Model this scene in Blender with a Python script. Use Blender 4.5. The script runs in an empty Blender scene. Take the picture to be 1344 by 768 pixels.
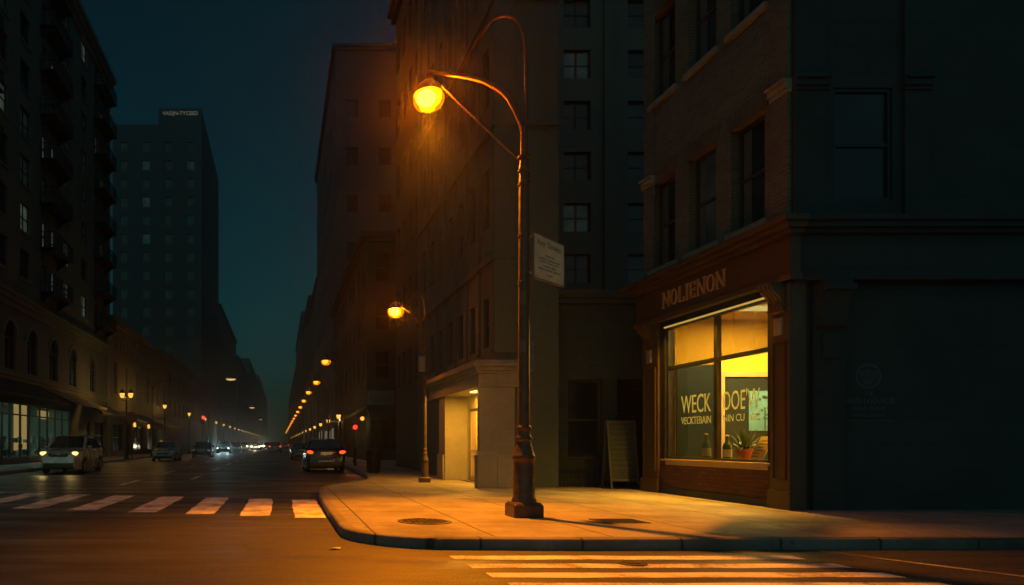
import bpy, bmesh, math, random
from mathutils import Vector, Matrix

random.seed(11)
R = math.radians
scene = bpy.context.scene
COL = scene.collection

# ------------------------------------------------------------------ camera
cam_d = bpy.data.cameras.new('camera')
cam = bpy.data.objects.new('camera', cam_d)
COL.objects.link(cam)
cam.location = (0, 0, 1.4)
cam.rotation_euler = (R(90), 0, 0)
cam_d.sensor_width = 36
cam_d.lens = 900 / 1344 * 36
cam_d.shift_x = (672 - 368) / 1344
cam_d.shift_y = (581 - 384) / 1344
cam_d.clip_start = 0.1
cam_d.clip_end = 4000
scene.camera = cam

# ------------------------------------------------------------------ night sky
SUN_EL, SUN_AZ = 22, 195
world = bpy.data.worlds.new('World')
scene.world = world
world.use_nodes = True
wn = world.node_tree
for n in list(wn.nodes):
    wn.nodes.remove(n)
w_out = wn.nodes.new('ShaderNodeOutputWorld')
w_bg = wn.nodes.new('ShaderNodeBackground')
w_sky = wn.nodes.new('ShaderNodeTexSky')
w_sky.sky_type = 'NISHITA'
w_sky.sun_disc = False
w_sky.sun_elevation = R(SUN_EL)
w_sky.sun_rotation = R(SUN_AZ)
w_sky.air_density = 1.0
w_sky.dust_density = 1.5
w_tint = wn.nodes.new('ShaderNodeMix')
w_tint.data_type = 'RGBA'
w_tint.blend_type = 'MULTIPLY'
w_tint.inputs['Factor'].default_value = 1
w_tint.inputs[7].default_value = (0.22, 0.92, 0.80, 1)      # thick city night air, teal
wn.links.new(w_sky.outputs[0], w_tint.inputs[6])
wn.links.new(w_tint.outputs[2], w_bg.inputs[0])
w_bg.inputs[1].default_value = 0.0072
wn.links.new(w_bg.outputs[0], w_out.inputs[0])

# broad cool sun added as a fill to lift the darks
fill_sun_d = bpy.data.lights.new('night_fill', 'SUN')
fill_sun_d.energy = 0.19
fill_sun_d.angle = R(178)
fill_sun_d.color = (0.48, 0.9, 1.0)
fill_sun = bpy.data.objects.new('night_fill', fill_sun_d)
COL.objects.link(fill_sun)
fill_sun.rotation_euler = (R(90 - SUN_EL), 0, R(180 - SUN_AZ))

scene.view_settings.view_transform = 'Standard'
scene.view_settings.look = 'None'
scene.view_settings.exposure = 0
scene.view_settings.gamma = 1
scene.view_settings.use_curve_mapping = False
scene.render.engine = 'CYCLES'
cy = scene.cycles
cy.use_denoising = True
cy.max_bounces = 6
cy.diffuse_bounces = 2
cy.glossy_bounces = 3
cy.transmission_bounces = 4
cy.transparent_max_bounces = 8
cy.volume_bounces = 0
cy.sample_clamp_indirect = 4
cy.caustics_reflective = False
cy.caustics_refractive = False

SODIUM = (1.0, 0.255, 0.003)
LAMP1_W = 10200
HAZE = 0.0014

# ------------------------------------------------------------------ materials
MATS = {}


def new_mat(name):
    m = bpy.data.materials.new(name)
    m.use_nodes = True
    nt = m.node_tree
    for n in list(nt.nodes):
        nt.nodes.remove(n)
    out = nt.nodes.new('ShaderNodeOutputMaterial')
    MATS[name] = m
    return m, nt, out


def N(nt, t, **kw):
    n = nt.nodes.new(t)
    for k, v in kw.items():
        setattr(n, k, v)
    return n


def L(nt, a, b):
    nt.links.new(a, b)


def math_node(nt, op, a, b=None, c=None):
    n = N(nt, 'ShaderNodeMath', operation=op)
    for i, v in enumerate((a, b, c)):
        if v is None:
            continue
        if isinstance(v, (int, float)):
            n.inputs[i].default_value = v
        else:
            L(nt, v, n.inputs[i])
    return n.outputs[0]


def mix_col(nt, fac, a, b, mode='MIX'):
    n = N(nt, 'ShaderNodeMix', data_type='RGBA', blend_type=mode)
    for sock, v in ((n.inputs[0], fac), (n.inputs[6], a), (n.inputs[7], b)):
        if isinstance(v, (int, float)):
            sock.default_value = v
        elif isinstance(v, (tuple, list)):
            sock.default_value = (*v[:3], 1)
        else:
            L(nt, v, sock)
    return n.outputs[2]


def ramp(nt, fac, lo, hi, vlo=0.0, vhi=1.0):
    n = N(nt, 'ShaderNodeMapRange')
    n.inputs[1].default_value = lo
    n.inputs[2].default_value = hi
    n.inputs[3].default_value = vlo
    n.inputs[4].default_value = vhi
    L(nt, fac, n.inputs[0])
    return n.outputs[0]


def noise(nt, vec, scale, detail=4, rough=0.55):
    n = N(nt, 'ShaderNodeTexNoise')
    n.inputs['Scale'].default_value = scale
    n.inputs['Detail'].default_value = detail
    n.inputs['Roughness'].default_value = rough
    if vec is not None:
        L(nt, vec, n.inputs['Vector'])
    return n.outputs[0]


def bump(nt, height, strength, dist=0.02):
    n = N(nt, 'ShaderNodeBump')
    n.inputs['Strength'].default_value = strength
    n.inputs['Distance'].default_value = dist
    L(nt, height, n.inputs['Height'])
    return n.outputs[0]


def pri(nt, out, col, rough, metal=0.0, nrm=None, spec=0.5, coat=0.0):
    p = N(nt, 'ShaderNodeBsdfPrincipled')
    for key, v in (('Base Color', col), ('Roughness', rough)):
        if isinstance(v, tuple):
            p.inputs[key].default_value = (*v[:3], 1)
        elif isinstance(v, (int, float)):
            p.inputs[key].default_value = v
        else:
            L(nt, v, p.inputs[key])
    p.inputs['Metallic'].default_value = metal
    p.inputs['Specular IOR Level'].default_value = spec
    p.inputs['Coat Weight'].default_value = coat
    p.inputs['Coat Roughness'].default_value = 0.06
    if nrm is not None:
        L(nt, nrm, p.inputs['Normal'])
    L(nt, p.outputs[0], out.inputs[0])
    return p


def surf(name, col, rough=0.6, var=0.3, scale=3.0, bmp=0.15, metal=0.0, spec=0.5, coat=0.0, streak=False):
    """weathered paint / stone / metal: two noises vary colour and gloss"""
    m, nt, out = new_mat(name)
    pos = N(nt, 'ShaderNodeNewGeometry').outputs['Position']
    v = pos
    if streak:
        mp = N(nt, 'ShaderNodeMapping')
        mp.inputs['Scale'].default_value = (1, 1, 0.18)
        L(nt, pos, mp.inputs[0])
        v = mp.outputs[0]
    n1 = noise(nt, v, scale, 5)
    n2 = noise(nt, pos, scale * 9, 4)
    f = math_node(nt, 'MULTIPLY_ADD', n2, 0.35, math_node(nt, 'MULTIPLY', n1, 0.75))
    lo = tuple(c * (1 - var) for c in col)
    hi = tuple(min(1, c * (1 + var)) for c in col)
    c = mix_col(nt, ramp(nt, f, 0.3, 0.8), lo, hi)
    r = ramp(nt, n1, 0.3, 0.75, max(0.03, rough - 0.1), min(1, rough + 0.12))
    nm = bump(nt, n2, bmp, 0.01) if bmp else None
    pri(nt, out, c, r, metal, nm, spec, coat)
    return m


def brick(name, c1, c2, mortar, bw=0.23, bh=0.075, rough=0.85):
    m, nt, out = new_mat(name)
    pos = N(nt, 'ShaderNodeNewGeometry').outputs['Position']
    sp = N(nt, 'ShaderNodeSeparateXYZ')
    L(nt, pos, sp.inputs[0])
    cb = N(nt, 'ShaderNodeCombineXYZ')
    L(nt, math_node(nt, 'ADD', sp.outputs[0], sp.outputs[1]), cb.inputs[0])
    L(nt, sp.outputs[2], cb.inputs[1])
    b = N(nt, 'ShaderNodeTexBrick')
    b.inputs['Scale'].default_value = 1
    b.inputs['Brick Width'].default_value = bw
    b.inputs['Row Height'].default_value = bh
    b.inputs['Mortar Size'].default_value = 0.007
    b.inputs['Mortar Smooth'].default_value = 0.2
    b.inputs['Color1'].default_value = (*c1, 1)
    b.inputs['Color2'].default_value = (*c2, 1)
    b.inputs['Mortar'].default_value = (*mortar, 1)
    L(nt, cb.outputs[0], b.inputs['Vector'])
    n1 = noise(nt, pos, 0.9, 6)
    n2 = noise(nt, pos, 30, 4)
    c = mix_col(nt, ramp(nt, n1, 0.35, 0.7, 0.0, 0.55), b.outputs[0], (c1[0] * .45, c1[1] * .45, c1[2] * .45))
    h = math_node(nt, 'SUBTRACT', math_node(nt, 'MULTIPLY', n2, 0.4), b.outputs[1])
    pri(nt, out, c, rough, 0, bump(nt, h, 0.6, 0.008), 0.3)
    return m


def emit(name, col, strength, sampling=True):
    m, nt, out = new_mat(name)
    e = N(nt, 'ShaderNodeEmission')
    e.inputs[0].default_value = (*col, 1)
    e.inputs[1].default_value = strength
    L(nt, e.outputs[0], out.inputs[0])
    m.cycles.emission_sampling = 'AUTO' if sampling else 'NONE'
    return m


def pane_mat(name, base, rough=0.08, glow=None, blind=0.0):
    """dark window pane with an uneven room or blind behind it"""
    m, nt, out = new_mat(name)
    pos = N(nt, 'ShaderNodeNewGeometry').outputs['Position']
    n1 = noise(nt, pos, 0.7, 3)
    hi = tuple(min(1, c * 2.4 + blind) for c in base)
    c = mix_col(nt, ramp(nt, n1, 0.42, 0.62), base, hi)
    p = pri(nt, out, c, rough, 0, bump(nt, noise(nt, pos, 1.5, 2), 0.08, 0.05), 0.6)
    if glow:
        L(nt, mix_col(nt, ramp(nt, n1, 0.35, 0.65), tuple(g * .35 for g in glow), glow), p.inputs['Emission Color'])
        p.inputs['Emission Strength'].default_value = 1.0
    return m


def glass_mat(name, tint=(0.85, 0.95, 0.92), gloss=0.08):
    """clear shop glass: sees through, mirrors a little at grazing angles"""
    m, nt, out = new_mat(name)
    t = N(nt, 'ShaderNodeBsdfTransparent')
    t.inputs[0].default_value = (*tint, 1)
    g = N(nt, 'ShaderNodeBsdfGlossy')
    g.inputs['Roughness'].default_value = 0.03
    fr = N(nt, 'ShaderNodeFresnel')
    fr.inputs[0].default_value = 1.35
    mx = N(nt, 'ShaderNodeMixShader')
    L(nt, math_node(nt, 'MULTIPLY', fr.outputs[0], 0.7), mx.inputs[0])
    L(nt, t.outputs[0], mx.inputs[1])
    L(nt, g.outputs[0], mx.inputs[2])
    L(nt, mx.outputs[0], out.inputs[0])
    return m


def asphalt():
    m, nt, out = new_mat('asphalt')
    pos = N(nt, 'ShaderNodeNewGeometry').outputs['Position']
    mp = N(nt, 'ShaderNodeMapping')
    mp.inputs['Scale'].default_value = (0.28, 1.3, 1)
    mp.inputs['Rotation'].default_value = (0, 0, R(7))
    L(nt, pos, mp.inputs[0])
    fine = noise(nt, pos, 38, 4, 0.75)
    mid = noise(nt, pos, 3.5, 6, 0.6)
    wide = noise(nt, mp.outputs[0], 0.9, 5, 0.6)
    vo = N(nt, 'ShaderNodeTexVoronoi', feature='DISTANCE_TO_EDGE')
    vo.inputs['Scale'].default_value = 0.22
    warp = N(nt, 'ShaderNodeVectorMath', operation='ADD')
    nz = N(nt, 'ShaderNodeTexNoise')
    nz.inputs['Scale'].default_value = 1.2
    nz.inputs['Detail'].default_value = 6
    L(nt, pos, nz.inputs['Vector'])
    L(nt, pos, warp.inputs[0])
    L(nt, nz.outputs[1], warp.inputs[1])
    L(nt, warp.outputs[0], vo.inputs['Vector'])
    crack = math_node(nt, 'MULTIPLY', ramp(nt, vo.outputs[0], 0.0, 0.004, 1, 0), ramp(nt, mid, 0.5, 0.56))
    c = mix_col(nt, ramp(nt, wide, 0.4, 0.64), (0.013, 0.0138, 0.0138), (0.075, 0.072, 0.068))
    c = mix_col(nt, ramp(nt, fine, 0.5, 0.66, 0, 0.75), c, (0.17, 0.16, 0.15))
    c = mix_col(nt, ramp(nt, fine, 0.32, 0.46, 0.7, 0), c, (0.012, 0.012, 0.012))
    c = mix_col(nt, ramp(nt, mid, 0.56, 0.75, 0, 0.6), c, (0.026, 0.025, 0.025))
    c = mix_col(nt, crack, c, (0.008, 0.008, 0.008))
    r = ramp(nt, wide, 0.35, 0.66, 0.62, 0.3)
    h = math_node(nt, 'ADD', math_node(nt, 'MULTIPLY', fine, 0.6), math_node(nt, 'MULTIPLY', mid, 0.6))
    pri(nt, out, c, r, 0, bump(nt, h, 0.5, 0.012), 0.45)
    return m


def concrete(name, joint_x=1.55, joint_y=1.75, col=(0.25, 0.235, 0.21)):
    m, nt, out = new_mat(name)
    pos = N(nt, 'ShaderNodeNewGeometry').outputs['Position']
    sp = N(nt, 'ShaderNodeSeparateXYZ')
    L(nt, pos, sp.inputs[0])
    wob = noise(nt, pos, 1.3, 2)

    def joint(ax, step, off):
        a = math_node(nt, 'ADD', sp.outputs[ax], math_node(nt, 'MULTIPLY_ADD', wob, 0.05, off))
        f = math_node(nt, 'FRACT', math_node(nt, 'DIVIDE', a, step))
        d = math_node(nt, 'MULTIPLY', math_node(nt, 'ABSOLUTE', math_node(nt, 'SUBTRACT', f, 0.5)), step)
        return ramp(nt, d, 0.010, 0.022, 1, 0)
    j = math_node(nt, 'MAXIMUM', joint(0, joint_x, 100.2), joint(1, joint_y, 100.35))
    n1 = noise(nt, pos, 0.8, 6, 0.62)
    n2 = noise(nt, pos, 45, 4, 0.65)
    n3 = noise(nt, pos, 5, 5, 0.6)
    c = mix_col(nt, ramp(nt, n1, 0.32, 0.68), tuple(x * .5 for x in col), tuple(x * 1.25 for x in col))
    c = mix_col(nt, ramp(nt, n3, 0.56, 0.72, 0, 0.5), c, tuple(x * .45 for x in col))
    c = mix_col(nt, ramp(nt, n2, 0.4, 0.75, 0, 0.4), c, tuple(x * .5 for x in col))
    c = mix_col(nt, math_node(nt, 'MULTIPLY', j, 0.85), c, (0.03, 0.028, 0.025))
    # trodden gum and hairline cracks
    vg = N(nt, 'ShaderNodeTexVoronoi')
    vg.inputs['Scale'].default_value = 2.6
    L(nt, pos, vg.inputs['Vector'])
    c = mix_col(nt, math_node(nt, 'MULTIPLY', ramp(nt, vg.outputs['Distance'], 0.05, 0.085, 0.6, 0), ramp(nt, n1, 0.4, 0.5)), c, (0.03, 0.03, 0.03))
    vo = N(nt, 'ShaderNodeTexVoronoi', feature='DISTANCE_TO_EDGE')
    vo.inputs['Scale'].default_value = 0.31
    nz = N(nt, 'ShaderNodeTexNoise')
    nz.inputs['Scale'].default_value = 1.6
    nz.inputs['Detail'].default_value = 6
    L(nt, pos, nz.inputs['Vector'])
    wp = N(nt, 'ShaderNodeVectorMath', operation='ADD')
    L(nt, pos, wp.inputs[0])
    L(nt, nz.outputs[1], wp.inputs[1])
    L(nt, wp.outputs[0], vo.inputs['Vector'])
    crack = math_node(nt, 'MULTIPLY', ramp(nt, vo.outputs[0], 0.0, 0.005, 0.8, 0), ramp(nt, n1, 0.5, 0.56))
    c = mix_col(nt, crack, c, (0.02, 0.018, 0.015))
    h = math_node(nt, 'SUBTRACT', math_node(nt, 'ADD', math_node(nt, 'MULTIPLY', n2, 0.35), math_node(nt, 'MULTIPLY', n3, 0.5)), math_node(nt, 'ADD', j, crack))
    pri(nt, out, c, ramp(nt, n1, 0.3, 0.7, 0.85, 0.6), 0, bump(nt, h, 0.5, 0.012), 0.35)
    return m


def road_paint(name, col, wear=0.5):
    m, nt, out = new_mat(name)
    pos = N(nt, 'ShaderNodeNewGeometry').outputs['Position']
    n1 = noise(nt, pos, 1.6, 6, 0.65)
    n2 = noise(nt, pos, 28, 4, 0.7)
    f = math_node(nt, 'ADD', math_node(nt, 'MULTIPLY', n1, 0.6), math_node(nt, 'MULTIPLY', n2, 0.4))
    c = mix_col(nt, ramp(nt, f, wear - 0.02, wear + 0.12), col, (0.06, 0.056, 0.05))
    c = mix_col(nt, ramp(nt, n1, 0.35, 0.6, 0, 0.35), c, tuple(x * .5 for x in col))
    pri(nt, out, c, 0.6, 0, bump(nt, n2, 0.3, 0.006), 0.4)
    return m


asphalt()
concrete('sidewalk_concrete')
concrete('far_sidewalk_concrete', 1.8, 1.8, (0.24, 0.23, 0.21))
concrete('kerb_stone', 1.31, 1.31, (0.2, 0.19, 0.17))
surf('earth', (0.05, 0.05, 0.045), 0.9)
road_paint('white_line', (0.8, 0.75, 0.66), 0.5)
road_paint('worn_line', (0.36, 0.34, 0.3), 0.45)
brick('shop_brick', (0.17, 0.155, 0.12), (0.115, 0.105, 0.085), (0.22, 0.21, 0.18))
brick('arch_brick', (0.16, 0.125, 0.095), (0.12, 0.09, 0.07), (0.16, 0.145, 0.12))
brick('bulkhead_brick', (0.13, 0.065, 0.045), (0.075, 0.04, 0.03), (0.045, 0.035, 0.03), 0.23, 0.085)
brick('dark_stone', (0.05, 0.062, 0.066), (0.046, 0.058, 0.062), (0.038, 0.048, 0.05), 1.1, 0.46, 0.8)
surf('brown_timber', (0.075, 0.05, 0.032), 0.5, 0.35, 6, 0.2, streak=True)
surf('fascia_paint', (0.075, 0.045, 0.028), 0.45, 0.3, 3, 0.1)
surf('sign_gold', (0.62, 0.36, 0.16), 0.45, 0.25, 8, 0.1, metal=0.2)
surf('sill_stone', (0.30, 0.25, 0.19), 0.8, 0.3, 5, 0.3)
surf('black_frame', (0.018, 0.02, 0.02), 0.4, 0.3, 5, 0.05)
pane_mat('back_pane', (0.012, 0.018, 0.018), 0.3)
surf('window_frame', (0.045, 0.05, 0.05), 0.5, 0.3, 5, 0.05)
surf('blind_fabric', (0.08, 0.095, 0.09), 0.7, 0.3, 2, 0.0)
pane_mat('dark_pane', (0.012, 0.022, 0.024))
pane_mat('blind_pane', (0.03, 0.045, 0.045), 0.16, (0.0025, 0.004, 0.0038), 0.03)
pane_mat('dim_lit_pane', (0.03, 0.045, 0.045), 0.12, (0.004, 0.007, 0.0065))
pane_mat('warm_glow_pane', (0.05, 0.055, 0.045), 0.12, (0.05, 0.062, 0.048))  # glow for lit rooms, also standing in for pale curtains and sashes
glass_mat('shop_glass')
surf('left_masonry', (0.13, 0.15, 0.135), 0.85, 0.3, 0.7, 0.3, streak=True)
surf('left_trim', (0.17, 0.19, 0.17), 0.8, 0.3, 1, 0.3)
brick('warm_brick', (0.26, 0.2, 0.135), (0.2, 0.155, 0.105), (0.2, 0.17, 0.13))
surf('tower_masonry', (0.075, 0.085, 0.095), 0.9, 0.25, 0.25, 0.2, streak=True)
surf('far_masonry', (0.08, 0.11, 0.115), 0.9, 0.3, 0.2, 0.2, streak=True)
surf('beige_stone', (0.07, 0.10, 0.09), 0.85, 0.28, 0.8, 0.3, streak=True)
surf('portal_stone', (0.24, 0.23, 0.19), 0.8, 0.25, 1.4, 0.35)
brick('annex_stone', (0.045, 0.08, 0.085), (0.04, 0.07, 0.075), (0.03, 0.04, 0.04), 0.8, 0.4, 0.85)
surf('back_tower_stone', (0.085, 0.1, 0.095), 0.9, 0.3, 0.4, 0.3, streak=True)
surf('street_stone', (0.045, 0.062, 0.055), 0.9, 0.3, 0.5, 0.3, streak=True)
surf('roof_tar', (0.03, 0.03, 0.03), 0.9)
surf('dark_canvas', (0.03, 0.035, 0.035), 0.8, 0.3, 2, 0.2)
surf('brown_canvas', (0.3, 0.22, 0.14), 0.8, 0.3, 2, 0.2)
surf('green_canvas', (0.05, 0.10, 0.05), 0.8, 0.3, 2, 0.2)
surf('iron', (0.02, 0.022, 0.022), 0.5, 0.3, 6, 0.1, metal=0.3)
surf('lamp_iron', (0.10, 0.066, 0.042), 0.38, 0.4, 9, 0.25, metal=0.55)
surf('steel', (0.35, 0.35, 0.34), 0.3, 0.2, 9, 0.05, metal=0.9)
surf('grey_metal', (0.17, 0.175, 0.17), 0.5, 0.25, 6, 0.1, metal=0.3)
surf('sign_board', (0.7, 0.7, 0.55), 0.6, 0.2, 4, 0.05)
surf('sign_ink', (0.06, 0.065, 0.055), 0.7, 0.2, 8, 0.0)
surf('chalk_board', (0.03, 0.05, 0.055), 0.7, 0.3, 3, 0.05)
surf('pale_timber', (0.06, 0.08, 0.08), 0.7, 0.3, 6, 0.15)
surf('emblem_paint', (0.085, 0.11, 0.14), 0.6, 0.25, 9, 0.05)
surf('cast_iron', (0.045, 0.038, 0.032), 0.55, 0.4, 14, 0.6, metal=0.4)
surf('sticker', (0.11, 0.10, 0.085), 0.6, 0.3, 30, 0.05)
surf('interior_plaster', (0.8, 0.48, 0.045), 0.8, 0.1, 0.9, 0.1)
surf('teal_wall', (0.010, 0.033, 0.05), 0.6, 0.2, 1.5, 0.1)
surf('deep_teal', (0.004, 0.018, 0.03), 0.5, 0.2, 2, 0.05)
surf('interior_trim', (0.42, 0.31, 0.15), 0.6, 0.15, 3, 0.1)
surf('green_wall', (0.2, 0.31, 0.27), 0.7, 0.25, 1.2, 0.1)
surf('poster_paper', (0.10, 0.30, 0.48), 0.6, 0.35, 3, 0.0)
surf('poster_ink', (0.05, 0.09, 0.09), 0.7, 0.2, 8, 0.0)
m, nt, out = new_mat('window_letter_paint')    # thin cream vinyl, lets the room light through
d_ = N(nt, 'ShaderNodeBsdfDiffuse')
d_.inputs[0].default_value = (0.5, 0.6, 0.45, 1)
t_ = N(nt, 'ShaderNodeBsdfTranslucent')
t_.inputs[0].default_value = (0.75, 0.85, 0.7, 1)
x_ = N(nt, 'ShaderNodeMixShader')
x_.inputs[0].default_value = 0.6
L(nt, d_.outputs[0], x_.inputs[1])
L(nt, t_.outputs[0], x_.inputs[2])
L(nt, x_.outputs[0], out.inputs[0])
surf('terracotta', (0.42, 0.12, 0.05), 0.7, 0.2, 9, 0.15)
surf('leaf', (0.07, 0.12, 0.035), 0.5, 0.5, 14, 0.0)
surf('soil', (0.03, 0.022, 0.015), 0.9)
surf('tan_board', (0.6, 0.42, 0.16), 0.7, 0.25, 9, 0.1)
surf('bottle_glass', (0.04, 0.09, 0.075), 0.12, 0.3, 12, 0.0)
surf('label_paper', (0.4, 0.36, 0.2), 0.7, 0.2, 18, 0.0)
surf('door_paint', (0.5, 0.42, 0.28), 0.5, 0.12, 3, 0.05)
surf('tyre_rubber', (0.012, 0.012, 0.012), 0.8, 0.3, 12, 0.2)
surf('rim_alloy', (0.45, 0.45, 0.44), 0.3, 0.15, 12, 0.0, metal=0.85)
surf('car_black_trim', (0.012, 0.013, 0.013), 0.45, 0.2, 8, 0.0)
pane_mat('car_glass', (0.008, 0.014, 0.016), 0.04)
surf('silver_paint', (0.42, 0.44, 0.43), 0.26, 0.06, 2, 0.0, metal=0.3, coat=0.8)
surf('grey_paint', (0.32, 0.34, 0.35), 0.26, 0.06, 2, 0.0, metal=0.3, coat=0.8)
surf('blue_paint', (0.03, 0.09, 0.14), 0.25, 0.06, 2, 0.0, metal=0.5, coat=0.8)
surf('black_paint', (0.012, 0.013, 0.015), 0.2, 0.06, 2, 0.0, metal=0.2, coat=0.5)
surf('brown_paint', (0.06, 0.04, 0.035), 0.25, 0.06, 2, 0.0, metal=0.4, coat=0.8)
surf('unlit_lens', (0.4, 0.42, 0.42), 0.1, 0.2, 20, 0.0)
surf('unlit_red_lens', (0.18, 0.012, 0.01), 0.12, 0.2, 20, 0.0)
surf('plate_white', (0.55, 0.5, 0.36), 0.5, 0.1, 20, 0.0)
surf('sign_red', (0.35, 0.02, 0.02), 0.5, 0.2, 9, 0.0)
surf('goods_pale', (0.35, 0.4, 0.34), 0.7, 0.4, 6, 0.0)
surf('goods_dark', (0.06, 0.08, 0.07), 0.7, 0.4, 6, 0.0)
emit('sodium_bulb', (1.0, 0.24, 0.0009), 1500)
emit('sodium_bulb_mid', (1.0, 0.27, 0.003), 420)
emit('sodium_bulb_far', (1.0, 0.5, 0.09), 5, False)
m, nt, out = new_mat('sodium_refractor')      # glowing prismatic glass, half clear
e_ = N(nt, 'ShaderNodeEmission')
e_.inputs[0].default_value = (1.0, 0.26, 0.006, 1)
e_.inputs[1].default_value = 1.7
t_ = N(nt, 'ShaderNodeBsdfTransparent')
t_.inputs[0].default_value = (1, 0.6, 0.3, 1)
x_ = N(nt, 'ShaderNodeMixShader')
x_.inputs[0].default_value = 0.45
L(nt, e_.outputs[0], x_.inputs[1])
L(nt, t_.outputs[0], x_.inputs[2])
L(nt, x_.outputs[0], out.inputs[0])
emit('lantern_glow', (1.0, 0.5, 0.08), 1.25, False)
emit('lantern_glow_pale', (1.0, 0.68, 0.25), 0.9, False)
emit('head_lamp_warm', (1.0, 0.66, 0.17), 2.2, False)
emit('head_lamp_cool', (0.6, 0.95, 1.0), 2.6, False)
emit('head_lamp_white', (1.0, 0.9, 0.6), 12, False)
emit('tail_lamp_red', (1.0, 0.075, 0.016), 1.9, False)
emit('signal_red', (1.0, 0.035, 0.02), 2.5, False)
emit('strip_lamp', (1.0, 0.6, 0.12), 0.5)
emit('ceiling_lamp', (1.0, 0.68, 0.2), 2.2)
emit('display_lightbox', (1.0, 0.62, 0.2), 0.34)
emit('display_lightbox_dim', (0.9, 0.8, 0.5), 0.12, False)
emit('roof_sign_glow', (0.7, 0.75, 0.5), 0.14, False)
emit('number_glow', (0.9, 0.55, 0.2), 0.18, False)


# ------------------------------------------------------------------ mesh builder
def total_loc(o):
    v = Vector((0, 0, 0))
    while o is not None:
        v += o.location
        o = o.parent
    return v


class MB:
    def __init__(self):
        self.v, self.f = [], []

    def add(self, pts, faces):
        b = len(self.v)
        self.v += [Vector(p) for p in pts]
        self.f += [tuple(b + i for i in fc) for fc in faces]
        return self

    def hexa(self, p):
        return self.add(p, [(0, 3, 2, 1), (4, 5, 6, 7), (0, 1, 5, 4), (1, 2, 6, 5), (2, 3, 7, 6), (3, 0, 4, 7)])

    def box(self, x0, x1, y0, y1, z0, z1):
        return self.hexa([(x0, y0, z0), (x1, y0, z0), (x1, y1, z0), (x0, y1, z0),
                          (x0, y0, z1), (x1, y0, z1), (x1, y1, z1), (x0, y1, z1)])

    def fbox(self, P, u0, u1, v0, v1, d0, d1):
        return self.hexa([P(u0, v0, d0), P(u1, v0, d0), P(u1, v1, d0), P(u0, v1, d0),
                          P(u0, v0, d1), P(u1, v0, d1), P(u1, v1, d1), P(u0, v1, d1)])

    def quad(self, *p):
        return self.add(p, [tuple(range(len(p)))])

    def prism(self, poly, fn, a, b):
        """poly of 2D points, fn(x, y, t) gives the 3D point"""
        n = len(poly)
        pts = [fn(x, y, a) for x, y in poly] + [fn(x, y, b) for x, y in poly]
        return self.add(pts, [tuple(range(n)), tuple(range(2 * n - 1, n - 1, -1))] +
                        [(i, i + n, (i + 1) % n + n, (i + 1) % n) for i in range(n)])

    def tube(self, path, rad, seg=10, cap=True):
        path = [Vector(p) for p in path]
        if isinstance(rad, (int, float)):
            rad = [rad] * len(path)
        b = len(self.v)
        up = None
        for i, p in enumerate(path):
            t = (path[min(i + 1, len(path) - 1)] - path[max(i - 1, 0)]).normalized()
            if up is None:
                up = t.orthogonal().normalized()
            up = (up - t * up.dot(t)).normalized()
            s = t.cross(up)
            for k in range(seg):
                a = 2 * math.pi * k / seg
                self.v.append(p + (up * math.cos(a) + s * math.sin(a)) * rad[i])
        for i in range(len(path) - 1):
            for k in range(seg):
                k2 = (k + 1) % seg
                self.f.append((b + i * seg + k, b + i * seg + k2, b + (i + 1) * seg + k2, b + (i + 1) * seg + k))
        if cap:
            self.f.append(tuple(b + k for k in range(seg - 1, -1, -1)))
            self.f.append(tuple(b + (len(path) - 1) * seg + k for k in range(seg)))
        return self

    def lathe(self, c, prof, seg=20, axis='z', cap=True):
        b = len(self.v)
        for r, h in prof:
            for k in range(seg):
                a = 2 * math.pi * k / seg
                p = (r * math.cos(a), r * math.sin(a), h)
                if axis == 'x':
                    p = (h, p[0], p[1])
                elif axis == 'y':
                    p = (p[0], h, p[1])
                self.v.append(Vector(c) + Vector(p))
        for i in range(len(prof) - 1):
            for k in range(seg):
                k2 = (k + 1) % seg
                self.f.append((b + i * seg + k, b + i * seg + k2, b + (i + 1) * seg + k2, b + (i + 1) * seg + k))
        if cap:
            self.f.append(tuple(b + k for k in range(seg - 1, -1, -1)))
            self.f.append(tuple(b + (len(prof) - 1) * seg + k for k in range(seg)))
        return self

    def ball(self, c, rx, ry, rz, seg=16, rings=9):
        prof = []
        b = len(self.v)
        for i in range(rings + 1):
            t = math.pi * i / rings
            for k in range(seg):
                a = 2 * math.pi * k / seg
                s = max(math.sin(t), 0.02)
                self.v.append(Vector(c) + Vector((rx * s * math.cos(a), ry * s * math.sin(a), -rz * math.cos(t))))
        for i in range(rings):
            for k in range(seg):
                k2 = (k + 1) % seg
                self.f.append((b + i * seg + k, b + i * seg + k2, b + (i + 1) * seg + k2, b + (i + 1) * seg + k))
        self.f.append(tuple(b + k for k in range(seg - 1, -1, -1)))
        self.f.append(tuple(b + rings * seg + k for k in range(seg)))
        return self

    def build(self, name, mat, parent=None, smooth=False, bevel=0.0, at=None, local=False):
        me = bpy.data.meshes.new(name)
        off = Vector(at) if at is not None else (total_loc(parent) if parent is not None and not local else Vector((0, 0, 0)))
        me.from_pydata([tuple(v - off) for v in self.v], [], self.f)
        me.validate()
        bm = bmesh.new()
        bm.from_mesh(me)
        bmesh.ops.recalc_face_normals(bm, faces=bm.faces)
        if bevel:
            bmesh.ops.bevel(bm, geom=[e for e in bm.edges if e.is_manifold and e.calc_face_angle(0) > 0.5], offset=bevel,
                            segments=2, affect='EDGES', profile=0.6, clamp_overlap=True)
        for f in bm.faces:
            f.smooth = bool(smooth)
        if smooth:
            for e in bm.edges:
                if e.is_manifold and e.calc_face_angle(0) > 0.75:
                    e.smooth = False
        bm.to_mesh(me)
        bm.free()
        me.materials.append(MATS[mat])
        o = bpy.data.objects.new(name, me)
        COL.objects.link(o)
        if parent is not None:
            o.parent = parent
        elif at is not None:
            o.location = at
        return o


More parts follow.
